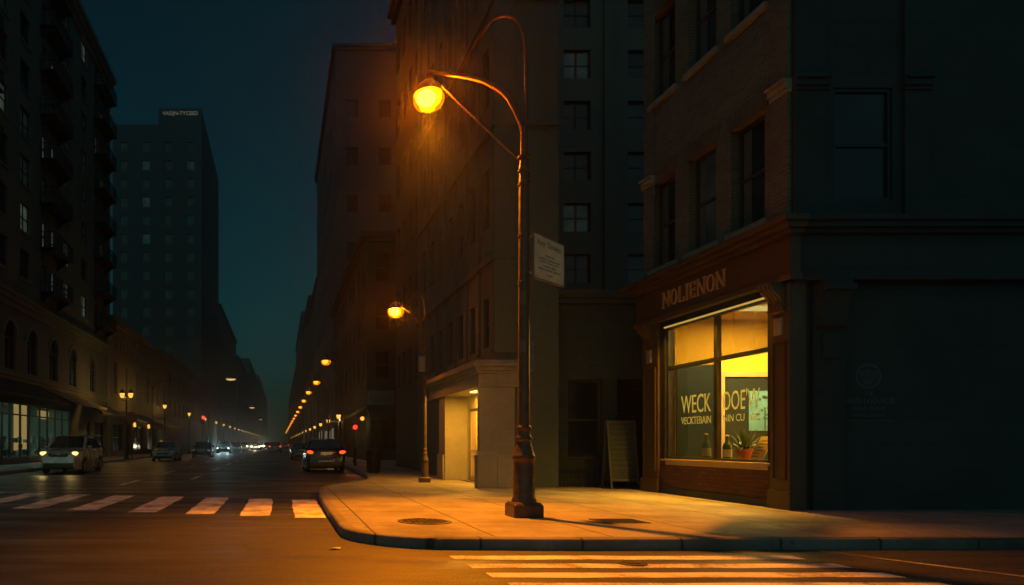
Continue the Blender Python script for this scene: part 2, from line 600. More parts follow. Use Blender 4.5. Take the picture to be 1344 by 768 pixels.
def tag(o, label=None, cat=None, group=None, kind=None):
    for k, v in (('label', label), ('category', cat), ('group', group), ('kind', kind)):
        if v:
            o[k] = v
    return o


def thing(name, label, cat, loc=(0, 0, 0), group=None):
    o = bpy.data.objects.new(name, None)
    COL.objects.link(o)
    o.location = loc
    o.empty_display_size = 0.3
    return tag(o, label, cat, group)


def dup(root, label=None, loc=None, rotz=None, scale=None, group=None):
    r = root.copy()
    COL.objects.link(r)
    if loc is not None:
        r.location = loc
    if rotz is not None:
        r.rotation_euler = (0, 0, rotz)
    if scale is not None:
        r.scale = (scale, scale, scale) if isinstance(scale, (int, float)) else scale
    tag(r, label, None, group)
    for ch in list(root.children):
        c = ch.copy()
        COL.objects.link(c)
        c.parent = r
        for g in list(ch.children):
            d = g.copy()
            COL.objects.link(d)
            d.parent = c
    return r


def struct(mb, name, mat, **kw):
    return tag(mb.build(name, mat, **kw), kind='structure')


def text_mesh(mb, body, fn, width=None, height=1.0, extrude=0.01):
    """letters laid through fn(x, y, d); x runs along the words, scaled to a given width"""
    cu = bpy.data.curves.new('letters', 'FONT')
    cu.body = body
    cu.size = 1.0
    cu.extrude = 0.5
    cu.resolution_u = 3
    ob = bpy.data.objects.new('letters', cu)
    COL.objects.link(ob)
    dg = bpy.context.evaluated_depsgraph_get()
    dg.update()
    me = bpy.data.meshes.new_from_object(ob.evaluated_get(dg))
    xs = [v.co.x for v in me.vertices]
    ys = [v.co.y for v in me.vertices]
    x0, x1, y0, y1 = min(xs), max(xs), min(ys), max(ys)
    sy = height / (y1 - y0)
    sx = (width / (x1 - x0)) if width else sy
    mb.add([fn((v.co.x - x0) * sx, (v.co.y - y0) * sy, (v.co.z + 0.5) * extrude) for v in me.vertices],
           [tuple(p.vertices) for p in me.polygons])
    bpy.data.objects.remove(ob)
    bpy.data.curves.remove(cu)
    bpy.data.meshes.remove(me)


# ------------------------------------------------------------------ facades
def wall_holes(mb, P, u0, u1, v0, v1, holes, depth=0.2):
    us = sorted({u0, u1, *[h[0] for h in holes], *[h[1] for h in holes]})
    vs = sorted({v0, v1, *[h[2] for h in holes], *[h[3] for h in holes]})
    us = [u for u in us if u0 <= u <= u1]
    vs = [v for v in vs if v0 <= v <= v1]
    for i in range(len(us) - 1):
        um = (us[i] + us[i + 1]) / 2
        col = [h for h in holes if h[0] < um < h[1]]
        run = None
        for j in range(len(vs) - 1):
            vm = (vs[j] + vs[j + 1]) / 2
            solid = not any(h[2] < vm < h[3] for h in col)
            if solid and run is None:
                run = vs[j]
            if run is not None and (not solid or j == len(vs) - 2):
                top = vs[j + 1] if solid else vs[j]
                mb.quad(P(us[i], run, 0), P(us[i + 1], run, 0), P(us[i + 1], top, 0), P(us[i], top, 0))
                run = None
    for a, b, c, d in holes:
        for (p, q) in (((a, c), (a, d)), ((a, d), (b, d)), ((b, d), (b, c)), ((b, c), (a, c))):
            mb.quad(P(*p, 0), P(*q, 0), P(*q, -depth), P(*p, -depth))


def sash_window(parent, P, a, b, c, d, depth=0.2, double=False, pane='dark_pane', fw=0.06, frame='window_frame', rail=0.5):
    f = MB()
    d0, d1 = -depth, -depth + 0.07
    f.fbox(P, a, a + fw, c, d, d0, d1)
    f.fbox(P, b - fw, b, c, d, d0, d1)
    f.fbox(P, a + fw, b - fw, c, c + fw, d0, d1)
    f.fbox(P, a + fw, b - fw, d - fw, d, d0, d1)
    m = c + (d - c) * rail
    if double:
        u = (a + b) / 2
        f.fbox(P, u - fw * .7, u + fw * .7, c + fw, d - fw, d0, d1)
        spans = ((a + fw, u - fw * .7), (u + fw * .7, b - fw))
    else:
        spans = ((a + fw, b - fw),)
    for s0, s1 in spans:
        f.fbox(P, s0, s1, m - fw * .5, m + fw * .5, d0, d1 - 0.01)
    fr = f.build('window', frame, parent)
    g = MB().quad(P(a + fw * .5, c + fw * .5, d0 + 0.02), P(b - fw * .5, c + fw * .5, d0 + 0.02),
                  P(b - fw * .5, d - fw * .5, d0 + 0.02), P(a + fw * .5, d - fw * .5, d0 + 0.02))
    g.build('pane', pane, fr)
    return fr


def shell(mb, x0, x1, y0, y1, z0, z1, skip=()):
    """plain sides of a block; 'skip' names sides that get their own wall"""
    if 'w' not in skip:
        mb.quad((x0, y0, z0), (x0, y1, z0), (x0, y1, z1), (x0, y0, z1))
    if 'e' not in skip:
        mb.quad((x1, y0, z0), (x1, y1, z0), (x1, y1, z1), (x1, y0, z1))
    if 's' not in skip:
        mb.quad((x0, y0, z0), (x1, y0, z0), (x1, y0, z1), (x0, y0, z1))
    if 'n' not in skip:
        mb.quad((x0, y1, z0), (x1, y1, z0), (x1, y1, z1), (x0, y1, z1))


def face_e(X):      # wall looking towards +x (left side of the street)
    return lambda u, v, d: Vector((X + d, u, v))


def face_w(X):      # wall looking towards -x (right side of the street)
    return lambda u, v, d: Vector((X - d, u, v))


def face_s(Y):      # wall looking towards the camera
    return lambda u, v, d: Vector((u, Y - d, v))


def moulding(mb, P, u0, u1, v0, steps):
    """stacked courses: (height, projection), butted one on the other"""
    v = v0
    for h, pr in steps:
        mb.fbox(P, u0 - max(0, pr), u1 + max(0, pr), v, v + h, -0.05, pr)
        v += h
    return v


# ================================================================== GROUND
g = MB()
g.quad((-150, -40, -0.3), (150, -40, -0.3), (150, 1150, -0.3), (-150, 1150, -0.3))
struct(g, 'ground', 'earth')
g = MB()
g.quad((-140, -35, 0), (140, -35, 0), (140, 1140, 0), (-140, 1140, 0))
struct(g, 'road', 'asphalt')

# kerb line of the corner pavement, from the right along the front and up the street
edge = [(120, 9.05), (40, 9.05), (20, 9.05), (10, 9.0), (6, 8.95), (4, 8.9), (2.7, 8.95)]
for k in range(1, 9):
    a = R(-90 - 90 * k / 9)
    edge.append((2.35 + 1.45 * math.cos(a), 10.35 + 1.4 * math.sin(a)))
edge += [(0.9, 10.6), (0.9, 13), (0.92, 16), (0.98, 18), (1.12, 19.2), (1.4, 20.3), (1.85, 21.3), (2.4, 22.2), (2.9, 23.4),
         (3.2, 25), (3.38, 28), (3.5, 33), (3.5, 60), (3.5, 200), (3.5, 1120)]


def kerb_and_walk(edge, far, kerb_name, walk_name, walk_mat, side):
    """edge polyline; kerb 0.15 wide with a rounded nose, pavement behind it to x = far"""
    pts = [Vector((x, y)) for x, y in edge]
    nrm = []
    for i in range(len(pts)):
        t = (pts[min(i + 1, len(pts) - 1)] - pts[max(i - 1, 0)]).normalized()
        nrm.append(Vector((t.y, -t.x)) * side)
    prof = [(0.0, -0.02), (0.0, 0.12), (0.015, 0.142), (0.04, 0.153), (0.16, 0.155)]
    k = MB()
    n = len(prof)
    for p, q in zip(pts, nrm):
        for off, z in prof:
            k.v.append(Vector((p.x + q.x * off, p.y + q.y * off, z)))
    for i in range(len(pts) - 1):
        for j in range(n - 1):
            b = i * n + j
            k.f.append((b, b + 1, b + n + 1, b + n))
    struct(k, kerb_name, 'kerb_stone', smooth=True)
    w = MB()
    inner = [Vector((p.x + q.x * 0.158, p.y + q.y * 0.158)) for p, q in zip(pts, nrm)]
    return inner


inner = kerb_and_walk(edge, 120, 'kerb', 'pavement', 'sidewalk_concrete', 1)
w = MB()
poly = [(p.x, p.y, 0.15) for p in inner]
poly += [(120, 1120, 0.15)]
w.add(poly, [tuple(range(len(poly)))])
bm = bmesh.new()
vs = [bm.verts.new(p) for p in poly]
fc = bm.faces.new(vs)
bmesh.ops.triangulate(bm, faces=[fc])
me = bpy.data.meshes.new('pavement')
bm.to_mesh(me)
bm.free()
me.materials.append(MATS['sidewalk_concrete'])
pv = bpy.data.objects.new('pavement', me)
COL.objects.link(pv)
tag(pv, kind='structure')

ledge = [(-60, 25), (-20, 25), (-14.6, 25.1), (-13.2, 25.6), (-12.4, 26.5), (-12.05, 27.9), (-12, 30), (-12, 60), (-12, 1120)]
linner = kerb_and_walk(ledge, -60, 'kerb', 'pavement', 'far_sidewalk_concrete', -1)
poly = [(p.x, p.y, 0.15) for p in linner] + [(-60, 1120, 0.15)]
bm = bmesh.new()
fc = bm.faces.new([bm.verts.new(p) for p in poly])
bmesh.ops.triangulate(bm, faces=[fc])
me = bpy.data.meshes.new('pavement')
bm.to_mesh(me)
bm.free()
me.materials.append(MATS['far_sidewalk_concrete'])
pv = bpy.data.objects.new('pavement', me)
COL.objects.link(pv)
tag(pv, kind='structure')

# painted markings, 4 mm above the asphalt
z = 0.004


def strip(mb, x0, x1, y0, y1, z=z, rag=0.02):
    """one painted bar with slightly uneven edges"""
    n = 10
    a, b = [], []
    long_y = abs(y1 - y0) > abs(x1 - x0)
    for i in range(n + 1):
        t = i / n
        j0, j1 = random.uniform(-rag, rag), random.uniform(-rag, rag)
        if long_y:
            a.append((x0 + j0, y0 + (y1 - y0) * t, z))
            b.append((x1 + j1, y0 + (y1 - y0) * t, z))
        else:
            a.append((x0 + (x1 - x0) * t, y0 + j0, z))
            b.append((x0 + (x1 - x0) * t, y1 + j1, z))
    for i in range(n):
        mb.quad(a[i], a[i + 1], b[i + 1], b[i])


cw = MB()
for xc in (0.57, -0.47, -1.58, -2.76, -4.1, -5.4, -6.7, -8.0, -9.3, -10.6):
    yn = 12.75 + 0.30 * (0.6 - xc)
    strip(cw, xc - 0.3, xc + 0.28, yn, yn + 4.0)
struct(cw, 'street_crosswalk_markings', 'white_line')
cw = MB()
for k in range(11):
    y0 = 8.46 - 0.545 * k
    strip(cw, 2.08 + 0.06 * k, 6.3 + 0.09 * k, y0 - 0.27, y0)
struct(cw, 'corner_crosswalk_markings', 'white_line')
ln = MB()
for k in range(24):
    y0 = 22.6 + 8.6 * k
    strip(ln, -5.35, -5.18, y0, y0 + 3.2)
    strip(ln, -3.46, -3.29, y0 + 3.4, y0 + 6.9)
    strip(ln, -0.2, -0.1, 44 + y0, 47 + y0)
struct(ln, 'lane_dashes', 'white_line')
ln = MB()
strip(ln, -8.5, -8.38, 21.5, 60)
strip(ln, -11.0, -4.9, 20.3, 20.5)
ln.quad((6.9, 8.85, z), (7.02, 8.86, z), (7.95, 6.9, z), (7.83, 6.88, z))
ln.quad((7.86, 6.86, z), (7.98, 6.88, z), (9.0, 3.2, z), (8.9, 3.18, z))
struct(ln, 'lane_lines', 'worn_line')


# ================================================================== CORNER SHOP (right)
XS, YA, YB = 9.5, 12.75, 17.8
shop = thing('corner_shop', 'brick corner shop with a glowing display window under a rust red fascia', 'shop building', ((XS + 13) / 2 + 1, 15.3, 0.15))
Pw = face_w(XS)
Pw2 = face_w(XS - 0.1)          # shopfront plane, 10 cm proud of the brick
Ps = face_s(YA)
mb = MB()
wins = []
for zb, zt in ((5.78, 7.95), (10.0, 12.2), (14.2, 16.4)):
    for uc in (17.0, 15.45, 13.95):
        wins.append((uc - 0.5, uc + 0.5, zb, zt))
wall_holes(mb, Pw, YA, YB, 4.45, 20, wins, 0.24)
swins = []
for zb, zt in ((5.9, 8.0), (10.0, 12.2), (14.2, 16.4)):
    for uc in (10.83, 15.0, 18.6):
        swins.append((uc - 0.55, uc + 0.55, zb, zt))
mb.quad((XS, YB, 0.15), (22, YB, 0.15), (22, YB, 20), (XS, YB, 20))
mb.quad((22, YA, 0.15), (22, YB, 0.15), (22, YB, 20), (22, YA, 20))
mb.build('wall', 'shop_brick', shop)
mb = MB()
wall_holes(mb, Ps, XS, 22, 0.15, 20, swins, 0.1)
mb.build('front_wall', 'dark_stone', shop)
MB().quad((XS, YA, 20), (22, YA, 20), (22, YB, 20), (XS, YB, 20)).build('roof', 'roof_tar', shop)
for i, wdef in enumerate(wins):
    f = sash_window(shop, Pw, *wdef, depth=0.24, pane='dark_pane' if i != 1 else 'blind_pane', fw=0.065)
    s = MB()
    s.fbox(Pw, wdef[0] - 0.1, wdef[1] + 0.1, wdef[2] - 0.14, wdef[2], -0.2, 0.09)
    s.build('sill', 'sill_stone', f, bevel=0.012)
    # upright bricks over the opening, one flat arch
    a = MB()
    n = 9
    for k in range(n):
        t0, t1 = k / n, (k + 1) / n
        ua, ub = wdef[0] - 0.06 + 1.12 * t0, wdef[0] - 0.06 + 1.12 * t1 - 0.012
        lean0, lean1 = (t0 - 0.5) * 0.22, (t1 - 0.5) * 0.22
        lift = 0.05 * (1 - (2 * (t0 + t1) / 2 - 1) ** 2)
        a.hexa([Pw(ua, wdef[3], 0.002), Pw(ub, wdef[3], 0.002), Pw(ub + lean1, wdef[3] + 0.34 + lift, 0.002), Pw(ua + lean0, wdef[3] + 0.34 + lift, 0.002),
                Pw(ua, wdef[3], 0.022), Pw(ub, wdef[3], 0.022), Pw(ub + lean1, wdef[3] + 0.34 + lift, 0.022), Pw(ua + lean0, wdef[3] + 0.34 + lift, 0.022)])
    a.build('brick_arch', 'arch_brick', f)
    # half-drawn fabric behind the glass shows as a paler strip
    c = MB()
    hw = random.uniform(0.12, 0.3)
    c.fbox(Pw, wdef[1] - 0.09 - hw, wdef[1] - 0.09, wdef[2] + 0.1, wdef[3] - 0.1, -0.215, -0.21)
    c.build('curtain', 'blind_fabric', f)
for wdef in swins:
    sash_window(shop, Ps, *wdef, depth=0.1, pane='back_pane', fw=0.065, frame='black_frame')
# corner piers running up the brick, with capitals
for ua, ub in ((YA - 0.0, YA + 0.42), (YB - 0.42, YB)):
    p = MB()
    p.fbox(Pw, ua, ub, 5.6, 20, 0.003, 0.07)
    p.build('pier', 'shop_brick', shop)
    p = MB()
    v = 7.92
    for h, pr in ((0.07, 0.1), (0.12, 0.14), (0.06, 0.19)):
        p.fbox(Pw, ua - 0.03, ub + 0.03, v, v + h, 0.0, pr)
        v += h
    p.build('capital', 'sill_stone', shop, bevel=0.01)
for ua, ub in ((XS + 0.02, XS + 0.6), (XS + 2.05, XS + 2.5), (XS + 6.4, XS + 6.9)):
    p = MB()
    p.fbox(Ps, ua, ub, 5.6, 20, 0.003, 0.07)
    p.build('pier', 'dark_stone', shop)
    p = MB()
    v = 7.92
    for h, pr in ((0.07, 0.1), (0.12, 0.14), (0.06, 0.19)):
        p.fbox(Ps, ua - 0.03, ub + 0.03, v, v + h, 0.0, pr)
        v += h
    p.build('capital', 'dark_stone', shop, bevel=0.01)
# fascia and cornices, street side
p = MB()
p.fbox(Pw, YA - 0.2, YB + 0.2, 4.5, 5.22, -0.02, 0.16)
p.build('fascia', 'fascia_paint', shop)
p = MB()
p.fbox(Pw, YA - 0.26, YB + 0.26, 4.38, 4.5, -0.02, 0.22)
p.fbox(Pw, YA - 0.3, YB + 0.3, 5.22, 5.31, -0.02, 0.26)
p.fbox(Pw, YA - 0.38, YB + 0.38, 5.31, 5.42, -0.02, 0.36)
p.fbox(Pw, YA - 0.44, YB + 0.44, 5.42, 5.52, -0.02, 0.44)
p.fbox(Pw, YA - 0.2, YB + 0.2, 5.52, 5.6, -0.02, 0.2)
p.build('cornice', 'brown_timber', shop, bevel=0.012)
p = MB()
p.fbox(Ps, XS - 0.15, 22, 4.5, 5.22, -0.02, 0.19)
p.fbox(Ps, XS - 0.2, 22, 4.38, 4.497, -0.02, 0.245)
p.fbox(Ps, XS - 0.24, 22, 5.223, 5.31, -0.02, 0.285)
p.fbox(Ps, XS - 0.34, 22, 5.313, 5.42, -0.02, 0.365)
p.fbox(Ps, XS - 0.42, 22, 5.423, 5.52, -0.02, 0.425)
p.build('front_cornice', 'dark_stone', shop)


# raised serif capitals of the fascia
def serif(mb, ch, fn, x, wd, ht, th=0.045, e=0.035):
    def bar(x0, y0, x1, y1, t):
        dx, dy = x1 - x0, y1 - y0
        l = math.hypot(dx, dy)
        nx, ny = -dy / l * t / 2, dx / l * t / 2
        q = [(x0 + nx, y0 + ny), (x1 + nx, y1 + ny), (x1 - nx, y1 - ny), (x0 - nx, y0 - ny)]
        mb.hexa([fn(x + a, b, 0) for a, b in q] + [fn(x + a, b, e) for a, b in q])

    def foot(cx, y):
        bar(cx - 0.055, y, cx + 0.055, y, 0.02)
    if ch == 'N':
        bar(0.03, 0, 0.03, ht, th * .55)
        bar(wd - 0.03, 0, wd - 0.03, ht, th * .55)
        bar(0.03, ht - 0.01, wd - 0.03, 0.01, th * 1.15)
        foot(0.03, 0), foot(0.02, ht), foot(wd - 0.03, ht)
    elif ch == 'L':
        bar(0.04, 0, 0.04, ht, th)
        bar(0.02, 0.012, wd, 0.012, th * .6)
        bar(wd - 0.012, 0, wd - 0.012, 0.1, 0.022)
        foot(0.04, ht)
    elif ch == 'I':
        bar(wd / 2, 0, wd / 2, ht, th)
        foot(wd / 2, 0), foot(wd / 2, ht)
    elif ch == 'E':
        bar(0.04, 0, 0.04, ht, th)
        for y in (0.012, ht / 2, ht - 0.012):
            bar(0.02, y, wd - 0.03, y, th * .55)
        for y0, y1 in ((0, 0.09), (ht - 0.09, ht), (ht / 2 - .045, ht / 2 + .045)):
            bar(wd - 0.035, y0, wd - 0.035, y1, 0.022)
    elif ch == 'O':
        n = 22
        for k in range(n):
            a0, a1 = 2 * math.pi * k / n, 2 * math.pi * (k + 1) / n
            t = th * (0.5 + 0.65 * abs(math.cos((a0 + a1) / 2)))

            def ring(a, o):
                return (wd / 2 + (wd / 2 - o) * math.cos(a), ht / 2 + (ht / 2 + 0.008 - o * .7) * math.sin(a))
            q = [ring(a0, 0), ring(a1, 0), ring(a1, t), ring(a0, t)]
            mb.hexa([fn(x + a, b, 0) for a, b in q] + [fn(x + a, b, e) for a, b in q])


p = MB()
x = 0.0
for ch in 'NOLIENON':
    wd = {'N': 0.29, 'O': 0.27, 'L': 0.22, 'I': 0.11, 'E': 0.22}[ch]
    serif(p, ch, lambda a, b, d: Pw(16.72 - a, 4.68 + b, 0.162 + d), x, wd, 0.36)
    x += wd + 0.055
p.build('fascia_lettering', 'sign_gold', shop)

# shopfront: piers, bulkhead, window with four panes
WA, WB, WZ0, WZ1 = 13.3, 16.86, 1.02, 4.22
for ua, ub in ((YA - 0.1, YA + 0.42), (YB - 0.72, YB)):
    p = MB()
    p.fbox(Pw, ua, ub, 0.15, 4.38, -0.2, 0.1)
    p.fbox(Pw, ua - 0.04, ub + 0.03, 0.15, 0.5, 0.1, 0.14)
    p.build('pilaster', 'brown_timber', shop)
    p = MB()
    m0, m1 = ua + 0.09, ub - 0.09
    for b0, b1, c0, c1 in ((m0, m0 + .03, .7, 3.3), (m1 - .03, m1, .7, 3.3), (m0 + .03, m1 - .03, .7, .73), (m0 + .03, m1 - .03, 3.27, 3.3)):
        p.fbox(Pw, b0, b1, c0, c1, 0.1, 0.125)
    p.build('pilaster_moulding', 'brown_timber', shop)
    uc = (ua + ub) / 2
    p = MB()
    p.fbox(Pw, uc - 0.1, uc + 0.1, 3.42, 3.74, 0.1, 0.15)
    p.build('plaque', 'sill_stone', shop, bevel=0.01)
    prof = [(0.1, 3.82), (0.17, 3.86), (0.2, 3.95), (0.19, 4.05), (0.26, 4.15), (0.36, 4.24), (0.4, 4.376), (0.1, 4.376)]
    p = MB()
    p.prism(prof, lambda a, b, t: Pw(t, b, a), uc - 0.17, uc + 0.17)
    for k in (-0.09, 0, 0.09):
        p.prism([(a + 0.012, b - 0.004) for a, b in prof[1:-1]] + [(0.12, 4.37), (0.12, 3.86)], lambda a, b, t: Pw(t, b, a), uc + k - 0.02, uc + k + 0.02)
    p.build('bracket', 'brown_timber', shop)
p = MB()
p.fbox(Ps, XS + 0.35, XS + 0.95, 0.15, 4.38, -0.02, 0.08)
p.build('pilaster', 'dark_stone', shop)
p = MB()
prof = [(0.08, 3.5), (0.16, 3.55), (0.2, 3.8), (0.24, 4.0), (0.3, 4.15), (0.32, 4.376), (0.08, 4.376)]
p.prism(prof, lambda a, b, t: Ps(t, b, a), XS + 0.4, XS + 0.9)
p.fbox(Ps, XS + 0.36, XS + 0.94, 4.18, 4.3, 0.0801, 0.345)
p.build('bracket', 'dark_stone', shop)
p = MB()
p.fbox(Ps, XS + 0.5, XS + 0.8, 2.95, 3.4, 0.08, 0.12)
p.build('plaque', 'dark_stone', shop)
p = MB()
p.fbox(Pw, YA + 0.42, YB - 0.72, 0.15, 0.86, -0.2, 0.03)
p.build('bulkhead', 'bulkhead_brick', shop)
p = MB()
p.fbox(Pw, YA + 0.42, YB - 0.72, 0.15, 0.3, 0.03, 0.06)
p.build('plinth', 'dark_stone', shop)
p = MB()
p.fbox(Pw, YA + 0.42, WA, 0.86, 4.38, -0.2, 0.05)
p.fbox(Pw, WB, YB - 0.72, 0.86, 4.38, -0.2, 0.05)
p.fbox(Pw, WA, WB, WZ1, 4.38, -0.2, 0.05)
p.build('window_surround', 'black_frame', shop)
p = MB()
p.fbox(Pw, WA, WB, 0.86, 0.95, -0.2, 0.03)
p.fbox(Pw, WA - 0.1, WB + 0.1, 0.95, 1.0, -0.2, 0.1)
p.build('window_ledge', 'interior_trim', shop)
p = MB()
p.fbox(Pw, WA + 0.02, WB - 0.02, 4.20, 4.235, 0.05, 0.085)
p.build('head_strip', 'strip_lamp', shop)
la = bpy.data.lights.new('strip_light', 'AREA')
la.shape = 'RECTANGLE'
la.size, la.size_y = 0.06, 3.4
la.energy = 240
la.spread = R(95)
la.color = (1.0, 0.42, 0.025)
lo = bpy.data.objects.new('strip_light', la)
COL.objects.link(lo)
lo.location = (XS - 0.13, 15.08, 4.19)
lo.rotation_euler = (0, R(16), 0)
MUL, TRA = 14.98, 3.22
f = MB()
fd0, fd1 = -0.1, 0.0
f.fbox(Pw, WA, WA + 0.07, 1.0, WZ1, fd0, fd1)
f.fbox(Pw, WB - 0.07, WB, 1.0, WZ1, fd0, fd1)
f.fbox(Pw, WA + 0.07, WB - 0.07, 1.0, 1.06, fd0, fd1)
f.fbox(Pw, WA + 0.07, WB - 0.07, WZ1 - 0.06, WZ1, fd0, fd1)
f.fbox(Pw, MUL - 0.06, MUL + 0.06, 1.06, WZ1 - 0.06, fd0, fd1)
f.fbox(Pw, WA + 0.07, MUL - 0.06, TRA - 0.045, TRA + 0.045, fd0, fd1)
f.fbox(Pw, MUL + 0.06, WB - 0.07, TRA - 0.045, TRA + 0.045, fd0, fd1)
fr = f.build('display_window', 'black_frame', shop, bevel=0.006)
for a, b in ((WA + 0.07, MUL - 0.06), (MUL + 0.06, WB - 0.07)):
    for c, d in ((1.06, TRA - 0.045), (TRA + 0.045, WZ1 - 0.06)):
        MB().quad(Pw(a, c, -0.05), Pw(b, c, -0.05), Pw(b, d, -0.05), Pw(a, d, -0.05)).build('pane', 'shop_glass', fr)
GL = lambda u0, v0: (lambda a, b, d: Pw(u0 - a, v0 + b, -0.048 + d))
for pair in ((('WECK', 16.33, 2.09, 1.12, 0.42), ('VECKTEBAIN', 16.33, 1.83, 1.12, 0.17)),
             (("OOE'W", 14.80, 2.09, 1.15, 0.42), ('NIN CU  IIBE', 14.78, 1.85, 1.1, 0.15))):
    p = MB()
    for tx, u_, v_, w_, h_ in pair:
        text_mesh(p, tx, GL(u_, v_), w_, h_, 0.003)
    p.build('window_lettering', 'window_letter_paint', fr)

# lit room behind the window
XI = XS + 0.21
RX, RY0, RY1, RZ0, RZ1 = 13.6, YA + 0.1, 17.55, 0.96, 4.55
p = MB()
p.quad((XI, RY1, RZ0), (RX, RY1, RZ0), (RX, RY1, RZ1), (XI, RY1, RZ1))
p.quad((RX, RY0, RZ0), (RX, RY1, RZ0), (RX, RY1, RZ1), (RX, RY0, RZ1))
p.quad((XI, RY0, RZ0), (RX, RY0, RZ0), (RX, RY0, RZ1), (XI, RY0, RZ1))
p.quad((XI, RY0, RZ1), (RX, RY0, RZ1), (RX, RY1, RZ1), (XI, RY1, RZ1))
p.build('interior_wall', 'interior_plaster', shop)
MB().quad((XI, RY0, RZ0), (RX, RY0, RZ0), (RX, RY1, RZ0), (XI, RY1, RZ0)).build('interior_floor', 'interior_trim', shop)
Pi = face_s(RY1)
p = MB()
p.fbox(Pi, XI + 0.02, XI + 0.1, RZ0, 4.3, 0.0, 0.14)
p.fbox(Pi, XI + 0.2, XI + 0.3, RZ0, 4.3, 0.0, 0.1)
p.build('interior_column', 'interior_plaster', shop)
p = MB()
p.fbox(Pi, 10.12, 11.13, RZ0, 3.38, 0.0, 0.05)
p.build('interior_panel', 'teal_wall', shop)
p = MB()
p.fbox(Pi, 11.22, 11.32, RZ0, 3.2, 0.0, 0.09)
p.fbox(Pi, 11.32, 12.7, 3.08, 3.2, 0.0, 0.09)
p.fbox(Pi, 12.7, 12.8, RZ0, 3.2, 0.0, 0.09)
p.build('doorway_frame', 'interior_trim', shop)
p = MB()
p.fbox(Pi, 11.32, 12.7, RZ0, 3.08, 0.0, 0.04)
p.build('interior_door', 'deep_teal', shop)
p = MB()
p.fbox(Pi, 11.95, 12.62, 1.7, 2.72, 0.045, 0.06)
po = p.build('poster', 'poster_paper', shop)
p = MB()
rnd = random.Random(3)
for k in range(16):
    a = 12.0 + rnd.random() * 0.5
    b = 1.95 + rnd.random() * 0.65
    p.fbox(Pi, a, a + 0.03 + rnd.random() * 0.07, b, b + 0.02 + rnd.random() * 0.05, 0.061, 0.064)
p.fbox(Pi, 12.34, 12.38, 1.72, 2.3, 0.0645, 0.068)
p.build('poster_drawing', 'poster_ink', po)
p = MB()
p.box(10.6, 12.4, 15.73, 16.07, RZ1 - 0.07, RZ1 - 0.01)
p.build('ceiling_light', 'ceiling_lamp', shop)
la = bpy.data.lights.new('shop_light', 'AREA')
la.shape = 'RECTANGLE'
la.size, la.size_y = 1.8, 0.5
la.energy = 430
la.color = (1.0, 0.6, 0.14)
lo = bpy.data.objects.new('shop_light', la)
COL.objects.link(lo)
lo.location = (11.5, 15.9, RZ1 - 0.09)

# the faint crest and lettering painted on the dark front wall
p = MB()
cx, cz, yw = 13.05 - 2.14 + 0.0, 2.64, YA
cx = 10.93
Pe = lambda u, v, d: Vector((u, YA - 0.003 - d, v))
n = 36
for r0, r1 in ((0.215, 0.235), (0.185, 0.195)):
    for k in range(n):
        a0, a1 = 2 * math.pi * k / n, 2 * math.pi * (k + 1) / n
        p.quad(*[Pe(cx + r * math.cos(a), cz + r * math.sin(a), 0.0) for r, a in ((r0, a0), (r0, a1), (r1, a1), (r1, a0))])
for k in range(-3, 4):
    p.quad(Pe(cx + k * 0.04 - 0.008, cz - 0.02, 0), Pe(cx + k * 0.04 + 0.008, cz - 0.02, 0), Pe(cx + k * 0.05 + 0.01, cz + 0.13 - abs(k) * 0.014, 0), Pe(cx + k * 0.05 - 0.01, cz + 0.13 - abs(k) * .014, 0))
for k in range(4):
    p.quad(Pe(cx - 0.13 + k * 0.02, cz - 0.05 - k * 0.03, 0), Pe(cx + 0.13 - k * 0.02, cz - 0.04 - k * 0.03, 0), Pe(cx + 0.13 - k * 0.02, cz - 0.055 - k * 0.03, 0), Pe(cx - 0.13 + k * 0.02, cz - 0.065 - k * 0.03, 0))
p.build('crest', 'emblem_paint', shop)
p = MB()
TX = lambda u0, v0: (lambda a, b, d: Pe(u0 + a, v0 + b, d))
text_mesh(p, 'THE', TX(cx - 0.09, 2.27), 0.18, 0.075, 0.002)
text_mesh(p, 'DIAIS-NVAALIS', TX(cx - 0.48, 2.12), 0.96, 0.11, 0.002)
text_mesh(p, 'NICHI. COUIE', TX(cx - 0.3, 2.0), 0.62, 0.075, 0.002)
text_mesh(p, 'wlieicsisio', TX(cx - 0.32, 1.88), 0.62, 0.06, 0.002)
p.quad(Pe(cx - 0.48, 1.80, 0), Pe(cx + 0.48, 1.80, 0), Pe(cx + 0.48, 1.812, 0), Pe(cx - 0.48, 1.812, 0))
p.build('crest_lettering', 'emblem_paint', shop)


# ---- things standing in the shop window
pl = thing('potted_plant', 'spiky green plant in a terracotta pot inside the shop window', 'plant', (10.12, 14.95, RZ0))
MB().lathe((10.12, 14.95, RZ0), [(0.10, 0), (0.145, 0.24), (0.165, 0.24), (0.165, 0.3), (0.14, 0.3), (0.13, 0.26)], 18).build('pot', 'terracotta', pl, True)
MB().lathe((10.12, 14.95, RZ0), [(0.128, 0.255), (0.01, 0.275)], 14).build('soil', 'soil', pl)
lf = MB()
rnd = random.Random(5)
for k in range(70):
    a = rnd.random() * 6.28
    el = rnd.uniform(0.25, 1.45)
    ln_ = rnd.uniform(0.3, 0.62)
    d = Vector((math.cos(a) * math.cos(el), math.sin(a) * math.cos(el), math.sin(el)))
    s = Vector((-math.sin(a), math.cos(a), 0)) * rnd.uniform(0.011, 0.02)
    b = Vector((10.12, 14.95, RZ0 + 0.26)) + Vector((rnd.uniform(-.05, .05), rnd.uniform(-.05, .05), 0))
    m_ = b + d * ln_ * 0.6
    e = b + d * ln_ + Vector((0, 0, -0.25 * ln_ * (1.5 - el)))
    lf.add([b - s * .4, b + s * .4, m_ + s, m_ - s, e], [(0, 1, 2, 3), (3, 2, 4)])
lf.build('foliage', 'leaf', pl)
